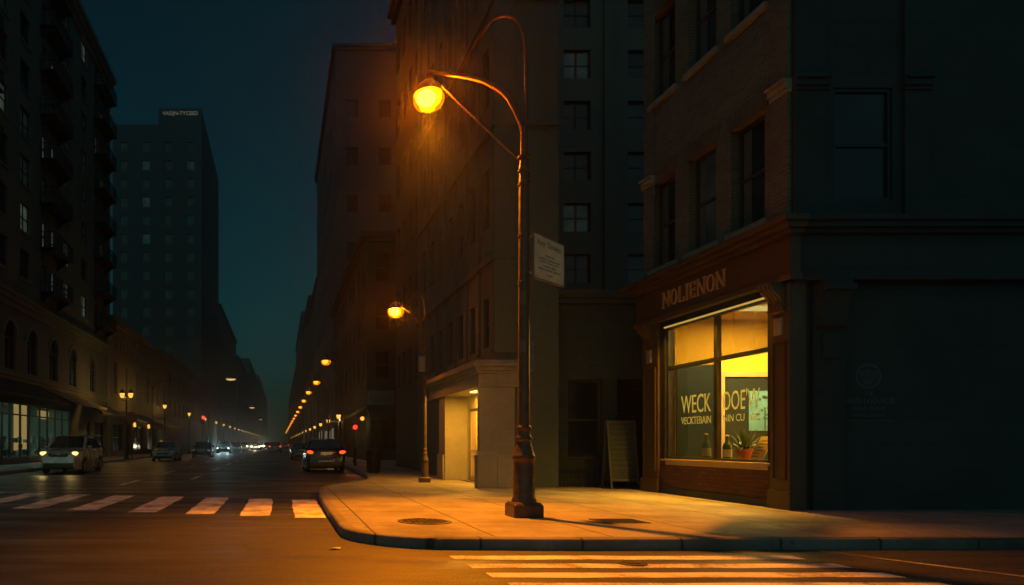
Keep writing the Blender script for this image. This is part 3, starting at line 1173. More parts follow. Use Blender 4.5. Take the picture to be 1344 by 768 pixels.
bd = thing('leaning_board', 'tan handwritten board leaning in the lower right of the shop window', 'board', (9.98, 14.4, RZ0))
b_ = MB()
Bo, Bu, Bv = Vector((9.93, 14.56, RZ0 + .005)), Vector((0.06, -0.30, 0)), Vector((0.2, -0.14, 0.56))
nrmv = Bu.cross(Bv).normalized() * 0.02
b_.hexa([Bo, Bo + Bu, Bo + Bu + Bv, Bo + Bv, Bo + nrmv, Bo + Bu + nrmv, Bo + Bu + Bv + nrmv, Bo + Bv + nrmv])
b_.build('panel', 'tan_board', bd)
w_ = MB()
for sgn in (-0.003, 0.023 / 0.02 * 1.0):
    for k in range(7):
        o0 = Bo + Bv * (0.12 + 0.115 * k) + Bu * rnd.uniform(.1, .2) + nrmv * (sgn if sgn > 0 else -0.15)
        e0 = Bu * rnd.uniform(.4, .68)
        w_.quad(o0, o0 + e0, o0 + e0 + Bv * 0.03, o0 + Bv * 0.03)
w_.build('writing', 'poster_ink', bd)
for i, (bx, by, hh, lab) in enumerate(((10.1, 16.25, 0.62, 'tall green glass bottle with a pale label left of the window mullion'),
                                      (10.1, 15.5, 0.58, 'dark green glass bottle just right of the window mullion'))):
    bt = thing('bottle', lab, 'bottle', (bx, by, RZ0), 'bottles in the shop window')
    MB().lathe((bx, by, RZ0), [(0.085, 0), (0.095, 0.02), (0.095, hh * .6), (0.07, hh * .72), (0.034, hh * .8), (0.03, hh * .97), (0.036, hh)], 16).build('body', 'bottle_glass', bt, True)
    MB().lathe((bx, by, RZ0), [(0.0965, hh * .2), (0.0965, hh * .5)], 16, cap=False).build('paper_label', 'label_paper', bt, True)
    MB().lathe((bx, by, RZ0), [(0.038, hh), (0.038, hh + .03), (0.02, hh + .035)], 12).build('cap', 'tan_board', bt, True)

# ================================================================== BEIGE BUILDING WITH LIT PORCH
XB, BY0, BY1, BX1 = 6.0, 19.1, 30.0, 7.75
bei = thing('stone_building', 'tall beige stone building with slit windows and a lit corner porch', 'building', (6.9, 24.5, 0.15))
Pb = face_w(XB)
holes = []
for k, uc in enumerate((20.0, 21.4, 22.8, 24.2, 25.7, 27.1, 28.5)):
    for zb, zt in ((4.15, 5.6), (7.6, 9.3), (11.1, 12.8), (14.6, 16.3), (18.1, 19.8)):
        holes.append((uc - 0.27, uc + 0.27, zb, zt))
porch = (19.35, 23.0, 0.15, 3.2)
mb = MB()
wall_holes(mb, Pb, BY0, BY1, 0.15, 26, holes + [porch], 0.16)
shell(mb, XB, BX1, BY0, BY1, 0.15, 26, ('w',))
mb.build('wall', 'beige_stone', bei)
MB().quad((XB, BY0, 26), (BX1, BY0, 26), (BX1, BY1, 26), (XB, BY1, 26)).build('roof', 'roof_tar', bei)
for h in holes:
    sash_window(bei, Pb, *h, depth=0.16, fw=0.04)
p = MB()
for k, uc in enumerate((19.3, 20.7, 22.1, 23.5, 24.95, 26.4, 27.8, 29.2)):
    p.fbox(Pb, uc - 0.16, uc + 0.16, 4.0, 25.4, 0.0, 0.06)
p.build('buttress', 'beige_stone', bei)
p = MB()
p.fbox(face_s(BY0), XB - 0.06, XB + 0.5, 3.9, 25.4, 0.003, 0.08)
p.build('corner_pier', 'beige_stone', bei)
p = MB()
for zz in (6.5, 10.2, 13.7):
    p.fbox(Pb, BY0 - 0.1, BY1, zz, zz + 0.16, 0.06, 0.12)
    p.fbox(face_s(BY0), XB - 0.12, BX1, zz + 0.002, zz + 0.158, 0.0801, 0.11)
p.build('string_course', 'beige_stone', bei)
# the porch: two posts, entablature, recess with side walls and door
XP = 5.52
p = MB()
p.box(XP, XB - 0.002, BY0 - 0.08, BY0 + 0.12, 0.15, 2.95)
p.box(XP + 0.002, 6.5, BY0 - 0.078, BY0 - 0.003, 0.15, 2.95)
p.build('porch_post', 'portal_stone', bei)
p = MB()
p.box(XP - 0.07, XB - 0.004, BY0 - 0.15, BY0 + 0.17, 0.15, 1.05)
p.add([(XP - 0.07, BY0 - 0.15, 1.05), (XB - .004, BY0 - 0.15, 1.05), (XB - .004, BY0 + 0.17, 1.05), (XP - 0.07, BY0 + 0.17, 1.05),
       (XP - 0.002, BY0 - 0.082, 1.17), (XB - .004, BY0 - 0.082, 1.17), (XB - .004, BY0 + 0.122, 1.17), (XP - 0.002, BY0 + 0.122, 1.17)],
      [(0, 1, 5, 4), (1, 2, 6, 5), (2, 3, 7, 6), (3, 0, 4, 7)])
p.box(XB + 0.0, 6.58, BY0 - 0.15, BY0 - 0.08, 0.15, 1.05)
p.build('post_plinth', 'portal_stone', bei, bevel=0.012)
p = MB()
p.box(XP, XB - 0.002, 23.0, 23.85, 0.15, 2.95)
p.build('porch_post', 'portal_stone', bei)
p = MB()
p.box(XP - 0.06, XB - 0.004, 23.07, 23.92, 0.15, 1.0)
p.build('post_plinth', 'portal_stone', bei, bevel=0.012)
p = MB()
for z0, z1, o in ((2.952, 3.02, 0.05), (3.02, 3.32, 0.02), (3.32, 3.40, 0.08), (3.40, 3.50, 0.16), (3.50, 3.6, 0.24), (3.6, 3.68, 0.17)):
    p.box(XP - o, XB - 0.002, BY0 - 0.08 - o, 25.3 + o, z0, z1)
    p.box(XB - 0.002, 6.62 + o, BY0 - 0.08 - o, BY0 - 0.002, z0, z1)
p.build('entablature', 'portal_stone', bei, bevel=0.01)
XD = 6.28
p = MB()
p.quad((XB + .16, 23.0, 0.15), (XD, 23.0, 0.15), (XD, 23.0, 3.2), (XB + .16, 23.0, 3.2))
p.quad((XB + .16, 19.35, 0.15), (XD, 19.35, 0.15), (XD, 19.35, 3.2), (XB + .16, 19.35, 3.2))
p.quad((XB - .001, 22.996, 0.152), (XB + .165, 22.996, 0.152), (XB + .165, 22.996, 2.946), (XB - .001, 22.996, 2.946))
p.quad((XB - .001, 19.354, 0.152), (XB + .165, 19.354, 0.152), (XB + .165, 19.354, 2.946), (XB - .001, 19.354, 2.946))
p.quad((XP, 19.24, 2.948), (XD, 19.24, 2.948), (XD, 22.998, 2.948), (XP, 22.998, 2.948))
wall_holes(p, face_w(XD), 19.35, 23.0, 0.15, 2.95, [(21.0, 22.85, 0.15, 2.5)], 0.08)
p.build('porch_wall', 'portal_stone', bei)
p = MB()
p.fbox(face_w(XD), 21.0, 21.07, 0.15, 2.5, -0.08, -0.02)
p.fbox(face_w(XD), 22.78, 22.85, 0.15, 2.5, -0.08, -0.02)
p.fbox(face_w(XD), 21.07, 22.78, 2.43, 2.5, -0.08, -0.02)
dr = p.build('door', 'window_frame', bei)
for a, b in ((21.07, 21.915), (21.935, 22.78)):
    q = MB()
    q.fbox(face_w(XD), a, b, 0.17, 2.425, -0.08, -0.035)
    for c, d in ((0.3, 1.0), (1.15, 2.35)):
        for e0, e1, f0, f1 in ((a + .1, a + .13, c, d), (b - .13, b - .1, c, d), (a + .13, b - .13, c, c + .03), (a + .13, b - .13, d - .03, d)):
            q.fbox(face_w(XD), e0, e1, f0, f1, -0.035, -0.02)
    q.build('door_leaf', 'door_paint', dr)
MB().tube([Vector((XD + 0.03, 21.9, 1.05)), Vector((XD - 0.03, 21.9, 1.05)), Vector((XD - 0.03, 21.9, 1.35)), Vector((XD + 0.03, 21.9, 1.35))], 0.014, 8).build('handle', 'steel', dr, True)
p = MB()
p.box(5.75, 5.95, 20.2, 20.8, 2.91, 2.944)
p.build('porch_light', 'ceiling_lamp', bei)
la = bpy.data.lights.new('porch_light', 'AREA')
la.shape = 'RECTANGLE'
la.size, la.size_y = 0.4, 1.6
la.energy = 270
la.color = (1.0, 0.42, 0.03)
lo = bpy.data.objects.new('porch_light', la)
COL.objects.link(lo)
lo.location = (5.85, 21.0, 2.90)

# ---- dark annexe between the beige building and the shop
ann = thing('annexe', 'low dark shuttered annexe between the beige building and the corner shop', 'building', (12, 24, 0.15))
Pa = face_s(19.55)
mb = MB()
ah = [(8.2, 9.2, 0.9, 3.2), (9.6, 10.9, 0.15, 3.2), (11.5, 13.5, 0.9, 3.2)]
wall_holes(mb, Pa, BX1 + 0.02, 18, 0.15, 5.7, ah, 0.25)
shell(mb, BX1 + 0.02, 18, 19.55, 33, 0.15, 5.7, ('s',))
mb.build('wall', 'annex_stone', ann)
MB().quad((BX1 + .02, 19.55, 5.7), (18, 19.55, 5.7), (18, 33, 5.7), (BX1 + .02, 33, 5.7)).build('roof', 'roof_tar', ann)
p = MB()
p.fbox(Pa, BX1 + 0.02, 18, 5.35, 5.5, 0.0, 0.12)
p.fbox(Pa, BX1 + 0.02, 18, 5.5, 5.72, 0.0, 0.2)
p.build('cornice', 'annex_stone', ann)
sash_window(ann, Pa, *ah[0], depth=0.25)
sash_window(ann, Pa, *ah[2], depth=0.25, double=True)
p = MB()
for k in range(26):
    zz = 0.17 + k * 0.116
    p.fbox(Pa, 9.6, 10.9, zz, zz + 0.105, -0.25, -0.2 + (0.01 if k % 2 else 0))
p.build('shutter', 'iron', ann)

# low railing in front of the annexe
fn = thing('iron_railing', 'low black iron railing along the foot of the dark annexe', 'railing', (8.3, 19.2, 0.15))
p = MB()
p.box(7.0, 9.3, 19.18, 19.22, 0.95, 1.0)
p.box(7.0, 9.3, 19.185, 19.215, 0.25, 0.28)
p.build('rail', 'iron', fn)
p = MB()
for k in range(24):
    xx = 7.05 + k * 0.097
    p.box(xx, xx + 0.016, 19.192, 19.208, 0.152, 1.06)
p.build('bars', 'iron', fn)

# sandwich board
bx0, bx1, byy = 9.03, 9.83, 18.6
sb = thing('sandwich_board', 'tall pale framed notice board standing in the dark gap beside the shop', 'notice board', (9.2, 18.55, 0.15))
p = MB()
for sgn in (0, 1):
    y0 = 18.5 + 0.0 * sgn
sx0, sx1 = 8.88, 9.66
def lean(u, v, d):
    return Vector((u, 18.45 - d + 0.14 * (v - 0.15), v))
def lean_back(u, v, d):
    return Vector((u, 18.96 + d - 0.12 * (v - 0.15), v))
for fnl in (lean, lean_back):
    p.fbox(fnl, sx0, sx0 + 0.05, 0.15, 2.0, 0, 0.04)
    p.fbox(fnl, sx1 - 0.05, sx1, 0.15, 2.0, 0, 0.04)
    p.fbox(fnl, sx0 + 0.05, sx1 - 0.05, 1.94, 2.0, 0, 0.04)
    p.fbox(fnl, sx0 + 0.05, sx1 - 0.05, 0.36, 0.42, 0, 0.04)
p.build('frame', 'pale_timber', sb)
p = MB()
p.fbox(lean, sx0 + 0.05, sx1 - 0.05, 0.42, 1.94, 0.008, 0.02)
p.fbox(lean_back, sx0 + 0.05, sx1 - 0.05, 0.42, 1.94, 0.008, 0.02)
p.build('panel', 'chalk_board', sb)
p = MB()
rnd = random.Random(8)
for k in range(9):
    zz = 1.82 - k * 0.14
    uu = sx0 + 0.12
    while uu < sx1 - 0.2:
        wl = rnd.uniform(0.05, 0.14)
        p.fbox(lean, uu, min(uu + wl, sx1 - 0.09), zz, zz + 0.03, 0.0215, 0.023)
        uu += wl + 0.04
p.build('writing', 'blind_fabric', sb)

# ---- tall tower behind, facing the camera
bt = thing('back_tower', 'tall dark tower behind the street lamp with a column of dim windows', 'building', (20, 45, 0.15))
Pt = face_s(38)
mb = MB()
th = []
for r in range(14):
    zc = 11.0 + 2.83 * r
    for uc in (12.9, 16.45, 20.0, 23.5):
        th.append((uc - 0.75, uc + 0.75, zc - 0.75, zc + 0.85))
wall_holes(mb, Pt, 11.6, 30, 0.15, 52, th, 0.25)
shell(mb, 11.6, 30, 38, 60, 0.15, 52, ('s',))
mb.build('wall', 'back_tower_stone', bt)
MB().quad((11.6, 38, 52), (30, 38, 52), (30, 60, 52), (11.6, 60, 52)).build('roof', 'roof_tar', bt)
for i, h in enumerate(th):
    sash_window(bt, Pt, *h, depth=0.25, double=(i % 4 == 1), pane=('back_pane', 'dark_pane', 'dim_lit_pane')[(i * 7 // 4) % 3] if i % 4 == 1 else 'dark_pane', fw=0.07, frame='black_frame')
p = MB()
for uc in (14.6, 18.2, 21.8):
    p.fbox(Pt, uc - 0.3, uc + 0.3, 0.2, 51.5, 0.003, 0.15)
p.build('pier', 'back_tower_stone', bt)


# ================================================================== GENERIC STREET BUILDINGS
def street_block(name, label, X, side, y0, y1, depth, z1, mat, cols, rows, ww, wh, zfirst, step, lit=0.05,
                 front=0, pane_dark='dark_pane', cornice=True, front_rows=None, detail=True, trim=None):
    """block on one side of the street; street wall and (optionally) the wall towards the camera get real openings"""
    sgn = 1 if side == 'r' else -1
    xs, xe = X, X + sgn * depth
    P = face_w(X) if side == 'r' else face_e(X)
    S = face_s(y0)
    t = thing(name, label, 'building', ((xs + xe) / 2, (y0 + y1) / 2, 0.15))
    mb = MB()
    hs, hf = [], []
    us = [y0 + (y1 - y0) * (i + 0.5) / cols for i in range(cols)]
    for r in range(rows):
        for u in us:
            hs.append((u - ww / 2, u + ww / 2, zfirst + r * step, zfirst + r * step + wh))
    x0, x1 = min(xs, xe), max(xs, xe)
    if front:
        fs = [x0 + depth * (i + 0.5) / front for i in range(front)]
        for r in range(front_rows if front_rows else rows):
            for u in fs:
                hf.append((u - ww / 2, u + ww / 2, zfirst + r * step, zfirst + r * step + wh))
    wall_holes(mb, P, y0, y1, 0.15, z1, hs, 0.22)
    wall_holes(mb, S, x0, x1, 0.15, z1, hf, 0.22)
    mb.quad((x0, y1, 0.15), (x1, y1, 0.15), (x1, y1, z1), (x0, y1, z1))
    mb.quad((xe, y0, 0.15), (xe, y1, 0.15), (xe, y1, z1), (xe, y0, z1))
    mb.build('wall', mat, t)
    MB().quad((x0, y0, z1), (x1, y0, z1), (x1, y1, z1), (x0, y1, z1)).build('roof', 'roof_tar', t)
    if cornice:
        p = MB()
        p.fbox(P, y0 - 0.3, y1 + 0.1, z1 - 0.5, z1 - 0.2, 0.002, 0.25)
        p.fbox(P, y0 - 0.45, y1 + 0.1, z1 - 0.2, z1 + 0.12, 0.002, 0.45)
        p.fbox(S, x0 + 0.003, x1 - 0.003, z1 - 0.498, z1 - 0.202, 0.002, 0.25)
        p.fbox(S, x0 + 0.003, x1 - 0.003, z1 - 0.198, z1 + 0.118, 0.002, 0.44)
        p.build('cornice', trim or mat, t)
    first = {}
    for Pq, hl in ((P, hs), (S, hf)):
        for h in hl:
            pane = pane_dark if random.random() > lit else random.choice(('dim_lit_pane', 'blind_pane'))
            if detail:
                sash_window(t, Pq, *h, depth=0.22, fw=0.08, pane=pane)
            else:
                g_ = MB().quad(Pq(h[0], h[2], -0.2), Pq(h[1], h[2], -0.2), Pq(h[1], h[3], -0.2), Pq(h[0], h[3], -0.2))
                g_.build('window', pane, t)
    return t


random.seed(21)
# right side
street_block('office_block', 'narrow dark block standing directly behind the beige stone building', 6.15, 'r', 30.05, 36.5, 5.2, 24.2, 'street_stone', 4, 6, 0.8, 1.7, 4.2, 3.3)
s6 = street_block('corner_store', 'dark corner store with a green awning and long signboard behind the second street lamp', 6.05, 'r', 48.2, 77.5, 9, 16, 'street_stone', 9, 3, 1.1, 2.0, 5.9, 3.4, front=4)
S6 = face_s(48.2)
p = MB()
p.fbox(S6, 6.12, 8.0, 4.05, 5.05, 0.02, 0.12)
sgb = p.build('signboard', 'grey_metal', s6)
p = MB()
text_mesh(p, 'A SONOITE', lambda a, b, d: S6(6.25 + a, 4.3 + b, 0.122 + d), 1.6, 0.45, 0.01)
p.build('sign_lettering', 'blind_fabric', sgb)
aw = MB()
aw.prism([(0.0, 4.0), (0.0, 3.9), (1.3, 3.15), (1.3, 3.3)], lambda a, b, t: S6(t, b, a + 0.02), 6.05, 14)
aw.build('awning', 'dark_canvas', s6)
aw = MB()
aw.prism([(0.0, 3.95), (0.0, 3.85), (1.25, 3.1), (1.25, 3.3)], lambda a, b, t: face_w(6.05)(t, b, a + 0.02), 48.3, 56)
aw.build('awning', 'green_canvas', s6)
aw = MB()
aw.prism([(0.0, 3.95), (0.0, 3.85), (1.25, 3.1), (1.25, 3.3)], lambda a, b, t: face_w(6.05)(t, b, a + 0.02), 58, 76)
aw.build('awning', 'dark_canvas', s6)
p = MB()
for k in range(12):
    xx = 6.3 + k * 0.72
    p.fbox(S6, xx, xx + 0.12, 0.15, 3.8, 0.003, 0.1)
p.build('shopfront_post', 'iron', s6)
p = MB()
for k in range(11):
    xx = 6.42 + k * 0.72
    p.fbox(S6, xx, xx + 0.6, 0.9, 3.0, 0.003, 0.02)
p.build('shopfront_glass', 'dark_pane', s6)
MB().ball(S6(8.96, 1.62, 0.16), 0.07, 0.07, 0.07, 10, 6).build('alarm_lamp', 'signal_red', s6)
st7 = street_block('stepped_tower', 'tall flat topped dark tower rising beyond the corner store', 6.3, 'r', 78, 118, 15, 46.5, 'tower_masonry', 9, 7, 1.4, 2.0, 6, 5.4, front=4, lit=0.03, detail=False)
P7 = face_w(6.3)
for u0, u1, v0, v1 in ((80, 84, .5, 3.1), (86, 87.2, .2, 2.9), (92, 97, .6, 3.0), (103, 105, .4, 3.2), (109, 115, .6, 3.1)):
    p = MB()
    p.fbox(P7, u0, u1, v0, v1, 0.01, 0.05)
    p.build('lit_shopfront', 'display_lightbox_dim', st7)
street_block('street_house', 'mid height dark block beyond the flat topped tower on the right', 6.6, 'r', 119, 165, 12, 30, 'far_masonry', 8, 7, 1.6, 2.0, 6, 3.4, lit=0.1, detail=False)
street_block('street_house', 'tall narrow dark block second beyond the flat topped tower on the right', 7.2, 'r', 166, 232, 12, 37, 'far_masonry', 9, 8, 1.8, 2.2, 6, 3.8, lit=0.1, detail=False)
street_block('street_house', 'hazy block third beyond the flat topped tower on the right', 7.6, 'r', 234, 330, 14, 46, 'far_masonry', 10, 8, 2, 2.4, 6, 4.6, lit=0.1, detail=False)
street_block('street_house', 'farthest hazy block at the end of the right side of the street', 8.2, 'r', 332, 700, 30, 40, 'far_masonry', 14, 7, 3, 2.6, 6, 4.8, lit=0.1, detail=False)

# ================================================================== LEFT APARTMENT BUILDING
XL, LY0, LY1, LZ = -15.5, 28.0, 62.0, 34.0
apt = thing('apartment_building', 'tall masonry apartment building with fire escapes and a lit shop at street level', 'apartment building', (-21, 45, 0.15))
Pl = face_e(XL)
cols = (30.2, 34.0, 38.2, 41.7, 46.0, 49.8, 54.2, 58.8)
esc = (34.0, 46.0, 58.8)
holes, meta = [], []
for r in range(8):
    zb = 11.3 + 2.86 * r
    for c in cols:
        wd = 1.0 if c in esc else 1.65
        if c in esc:
            holes.append((c - 1.35, c - 0.45, zb - 0.1, zb + 1.75))
            meta.append(False)
            holes.append((c + 0.45, c + 1.35, zb - 0.1, zb + 1.75))
            meta.append(False)
        else:
            holes.append((c - wd / 2, c + wd / 2, zb, zb + 1.75))
            meta.append(True)
arch = []
for c in (31, 35.2, 39.4, 42.9, 46.9, 51.2, 56.7):
    arch.append((c - 0.85, c + 0.85, 5.6, 8.4))
shopw = (29.0, 50.8, 0.45, 3.75)
mb = MB()
wall_holes(mb, Pl, LY0, LY1, 0.15, LZ, holes + arch + [shopw, (54.3, 55.8, 0.15, 3.0), (57.2, 60.6, 0.8, 3.2)], 0.22)
for a, b, c, d in arch:      # round heads: fill the corners of the square openings
    r_, uc, vs_ = (b - a) / 2, (a + b) / 2, d - (b - a) / 2
    n = 10
    for k in range(n):
        a0, a1 = math.pi * k / n, math.pi * (k + 1) / n
        p0, p1 = (uc + r_ * math.cos(a0), vs_ + r_ * math.sin(a0)), (uc + r_ * math.cos(a1), vs_ + r_ * math.sin(a1))
        mb.quad(Pl(*p0, 0), Pl(*p1, 0), Pl(p1[0], d, 0), Pl(p0[0], d, 0))
        mb.quad(Pl(*p0, 0), Pl(*p1, 0), Pl(*p1, -0.2), Pl(*p0, -0.2))
shell(mb, -27, XL, LY0, LY1, 0.15, LZ, ('e',))
mb.build('wall', 'left_masonry', apt)
MB().quad((-27, LY0, LZ), (XL, LY0, LZ), (XL, LY1, LZ), (-27, LY1, LZ)).build('roof', 'roof_tar', apt)
random.seed(4)
for h, dbl in zip(holes, meta):
    q = random.random()
    pane = 'dark_pane' if q < 0.28 else ('blind_pane' if q < 0.56 else ('dim_lit_pane' if q < 0.72 else 'warm_glow_pane'))
    f = sash_window(apt, Pl, *h, depth=0.22, double=dbl, pane=pane, fw=0.07)
    if dbl:
        s = MB()
        s.fbox(Pl, h[0] - 0.08, h[1] + 0.08, h[2] - 0.12, h[2], -0.15, 0.07)
        s.build('sill', 'left_trim', f)
for a, b, c, d in arch:
    f = sash_window(apt, Pl, a, b, c, d, depth=0.2, double=True, pane='dark_pane' if random.random() < .6 else 'blind_pane', fw=0.08, rail=0.66)
    p = MB()
    r_, uc, vs_ = (b - a) / 2, (a + b) / 2, d - (b - a) / 2
    n = 12
    for k in range(n):
        a0, a1 = math.pi * k / n, math.pi * (k + 1) / n
        q = [(r_ + 0.02, a0), (r_ + 0.02, a1), (r_ + 0.24, a1), (r_ + 0.24, a0)]
        pts = [(uc + rr * math.cos(t), vs_ + rr * math.sin(t)) for rr, t in q]
        p.hexa([Pl(*x_, 0.002) for x_ in pts] + [Pl(*x_, 0.07) for x_ in pts])
    p.build('arch_trim', 'left_trim', f)
p = MB()
for nm, courses in (('string_course', ((9.2, 0.35, 0.12), (9.55, 0.3, 0.3), (9.85, 0.16, 0.42))), ('string_course', ((5.0, 0.2, 0.12), (5.2, 0.14, 0.25))),
                    ('cornice', ((33.0, 0.4, 0.2), (33.4, 0.35, 0.45), (33.75, 0.4, 0.7)))):
    p = MB()
    for zz, hh, pr in courses:
        p.fbox(Pl, LY0, LY1 + 0.05, zz, zz + hh, 0.0, pr)
    p.build(nm, 'left_trim', apt)
p = MB()
p.fbox(Pl, LY1 - 0.9, LY1, 0.15, 33, 0.002, 0.1)
p.fbox(Pl, LY0, LY0 + 0.9, 0.15, 33, 0.002, 0.1)
p.build('corner_pier', 'left_trim', apt)
for r in range(8):
    zb = 11.15 + 2.86 * r
    for c in esc:
        p = MB()
        p.fbox(Pl, c - 1.9, c + 1.9, zb - 0.06, zb, 0.0, 1.05)
        for k in (-1.6, 1.6):
            p.add([Pl(c + k - .03, zb - .06, 0.02), Pl(c + k + .03, zb - .06, 0.02), Pl(c + k + .03, zb - .06, 0.95), Pl(c + k - .03, zb - .06, 0.95),
                   Pl(c + k - .03, zb - .7, 0.02), Pl(c + k + .03, zb - .7, 0.02)], [(0, 1, 2, 3), (0, 4, 3), (1, 2, 5), (0, 1, 5, 4), (3, 2, 5, 4)])
        bal = p.build('balcony', 'iron', apt)
        q = MB()
        for d_ in (0.95, 0.55):
            q.fbox(Pl, c - 1.9, c + 1.9, zb + d_, zb + d_ + 0.04, 1.0, 1.04)
            for e in (-1.9, 1.86):
                q.fbox(Pl, c + e, c + e + 0.04, zb + d_, zb + d_ + 0.04, 0.02, 1.0)
        for k in range(26):
            u = c - 1.88 + k * 0.15
            q.fbox(Pl, u, u + 0.02, zb, zb + 0.95, 1.01, 1.03)
        for k in range(6):
            for e in (-1.89, 1.87):
                q.fbox(Pl, c + e, c + e + 0.02, zb, zb + 0.95, 0.1 + k * 0.16, 0.12 + k * 0.16)
        q.build('railing', 'iron', bal)
# lit shop at street level
f = MB()
a, b, c, d = shopw
marks = [29.0, 31.4, 33.8, 36.2, 38.5, 39.6, 41.2, 42.6, 44.5, 46.0, 47.6, 49.1, 50.8]
for u in marks:
    th_ = 0.16 if u in (42.6, 36.2) else 0.05
    f.fbox(Pl, max(a, u - th_), min(b, u + th_), c, d, -0.2, -0.08)
f.fbox(Pl, a, b, c - 0.02, c + 0.1, -0.078, -0.03)
f.fbox(Pl, a, b, 3.02, 3.1, -0.19, -0.079)
f.fbox(Pl, a, b, d - 0.08, d, -0.19, -0.079)
sfr = f.build('shopfront', 'black_frame', apt)
for u0, u1 in zip(marks[:-1], marks[1:]):
    MB().quad(Pl(u0 + .05, c, -0.14), Pl(u1 - .05, c, -0.14), Pl(u1 - .05, d, -0.14), Pl(u0 + .05, d, -0.14)).build('pane', 'shop_glass', sfr)
p = MB()
p.quad((-19.5, a, 0.2), (-19.5, b, 0.2), (-19.5, b, 4), (-19.5, a, 4))
p.quad((-19.5, a, 0.2), (XL - .22, a, 0.2), (XL - .22, a, 4), (-19.5, a, 4))
p.quad((-19.5, b, 0.2), (XL - .22, b, 0.2), (XL - .22, b, 4), (-19.5, b, 4))
p.quad((-19.5, a, 4), (-19.5, b, 4), (XL - .22, b, 4), (XL - .22, a, 4))
p.quad((-19.5, a, 0.2), (-19.5, b, 0.2), (XL - .22, b, 0.2), (XL - .22, a, 0.2))
p.build('shop_interior', 'green_wall', apt)
p = MB()
p.fbox(face_e(-17.2), 44.2, 46.9, 0.9, 3.9, 0, 0.05)
p.build('display_panel', 'display_lightbox', apt)
p = MB()
p.fbox(face_e(-17.2), 48.6, 51.2, 3.1, 3.7, 0, 0.05)
p.build('display_panel', 'display_lightbox', apt)
rnd = random.Random(12)
for nm, mt in (('goods', 'goods_pale'), ('goods', 'goods_dark')):
    p = MB()
    for k in range(70):
        u = rnd.uniform(30, 50)
        dd = rnd.uniform(-1.4, -0.5)
        zz = rnd.choice((0.22, 0.62, 1.02, 1.4))
        p.fbox(Pl, u, u + rnd.uniform(.12, .4), zz, zz + rnd.uniform(.2, .42), dd, dd + 0.2)
    o = p.build(nm, mt, apt)
    o['kind'] = 'stuff'
la = bpy.data.lights.new('shop_light', 'AREA')
la.shape = 'RECTANGLE'
la.size, la.size_y = 1.5, 18
la.energy = 150
la.color = (0.62, 1.0, 0.86)
lo = bpy.data.objects.new('shop_light', la)
COL.objects.link(lo)
lo.location = (-17.2, 40, 3.95)
p = MB()
p.fbox(Pl, 54.3, 55.8, 0.15, 3.0, -0.2, -0.12)
p.build('door', 'iron', apt)
sash_window(apt, Pl, 57.2, 60.6, 0.8, 3.2, depth=0.22, double=True)
p = MB()
p.prism([(0.05, 5.0), (0.05, 4.9), (1.9, 3.75), (1.9, 3.95)], lambda a_, b_, t: Pl(t, b_, a_), 28.6, 44.4)
p.build('awning', 'dark_canvas', apt)
p = MB()
p.prism([(0.05, 4.9), (0.05, 4.8), (2.1, 3.9), (2.1, 4.05)], lambda a_, b_, t: Pl(t, b_, a_), 46.0, 53.0)
p.build('awning', 'brown_canvas', apt)
p = MB()
p.prism([(0.05, 4.7), (0.05, 4.6), (1.6, 3.6), (1.6, 3.8)], lambda a_, b_, t: Pl(t, b_, a_), 53.6, 61)
p.build('awning', 'dark_canvas', apt)

# ---- low warm brick hall beyond
hall = thing('brick_hall', 'low warm brick hall with tall narrow windows beyond the apartment building', 'building', (-21, 78, 0.15))
HY0, HY1, HZ = 62.1, 94, 12.9
mb = MB()
hh = []
for c in (64.6, 69.2, 74.3, 80.4, 86.6, 91.6):
    hh.append((c - 0.6, c + 0.6, 6.0, 9.0))
hl = [(u, u + 0.5, 10.3, 11.7) for u in [63.2 + 1.5 * k for k in range(20)]]
low = [(63.5, 67.5, 0.6, 3.2), (69, 71, 0.15, 3.2), (72.5, 78, 0.6, 3.2), (80, 85.5, 0.6, 3.2), (87, 92.5, 0.6, 3.2)]
wall_holes(mb, Pl, HY0, HY1, 0.15, HZ, hh + hl + low, 0.25)
for u0, u1, v0, v1 in hl:
    mb.quad(Pl(u0, v0, -0.25), Pl(u1, v0, -0.25), Pl(u1, v1, -0.25), Pl(u0, v1, -0.25))
shell(mb, -27, XL, HY0, HY1, 0.15, HZ, ('e',))
mb.build('wall', 'warm_brick', hall)
MB().quad((-27, HY0, HZ), (XL, HY0, HZ), (XL, HY1, HZ), (-27, HY1, HZ)).build('roof', 'roof_tar', hall)
for h in hh:
    sash_window(hall, Pl, *h, depth=0.25, double=True, pane='blind_pane')
for i, h in enumerate(low):
    sash_window(hall, Pl, *h, depth=0.25, double=True, pane='dim_lit_pane' if i > 2 else 'dark_pane', frame='black_frame')
p = MB()
for zz, h_, pr in ((12.1, 0.2, 0.12), (12.3, 0.25, 0.3), (12.55, 0.45, 0.45)):
    p.fbox(Pl, HY0 + 0.06, HY1 + 0.1, zz, zz + h_, 0.0, pr)
p.build('cornice', 'warm_brick', hall)
for zz, h_, pr in ((9.75, 0.18, 0.12), (4.5, 0.25, 0.14)):
    p = MB()
    p.fbox(Pl, HY0 + 0.06, HY1 + 0.1, zz, zz + h_, 0.0, pr)
    p.build('string_course', 'warm_brick', hall)
for u0, u1, mt in ((63, 71.5, 'dark_canvas'), (72, 79, 'dark_canvas'), (79.8, 93.5, 'brown_canvas')):
    p = MB()
    p.prism([(0.05, 4.4), (0.05, 4.3), (1.9, 3.3), (1.9, 3.5)], lambda a_, b_, t: Pl(t, b_, a_), u0, u1)
    p.build('awning', mt, hall)
for yy in (71.8, 79.4):
    p = MB()
    p.lathe(Pl(yy, 3.05, 0.25), [(0.05, -.02), (0.13, 0.0), (0.15, 0.35), (0.05, 0.45)], 12)
    p.build('wall_lantern', 'lantern_glow', hall)

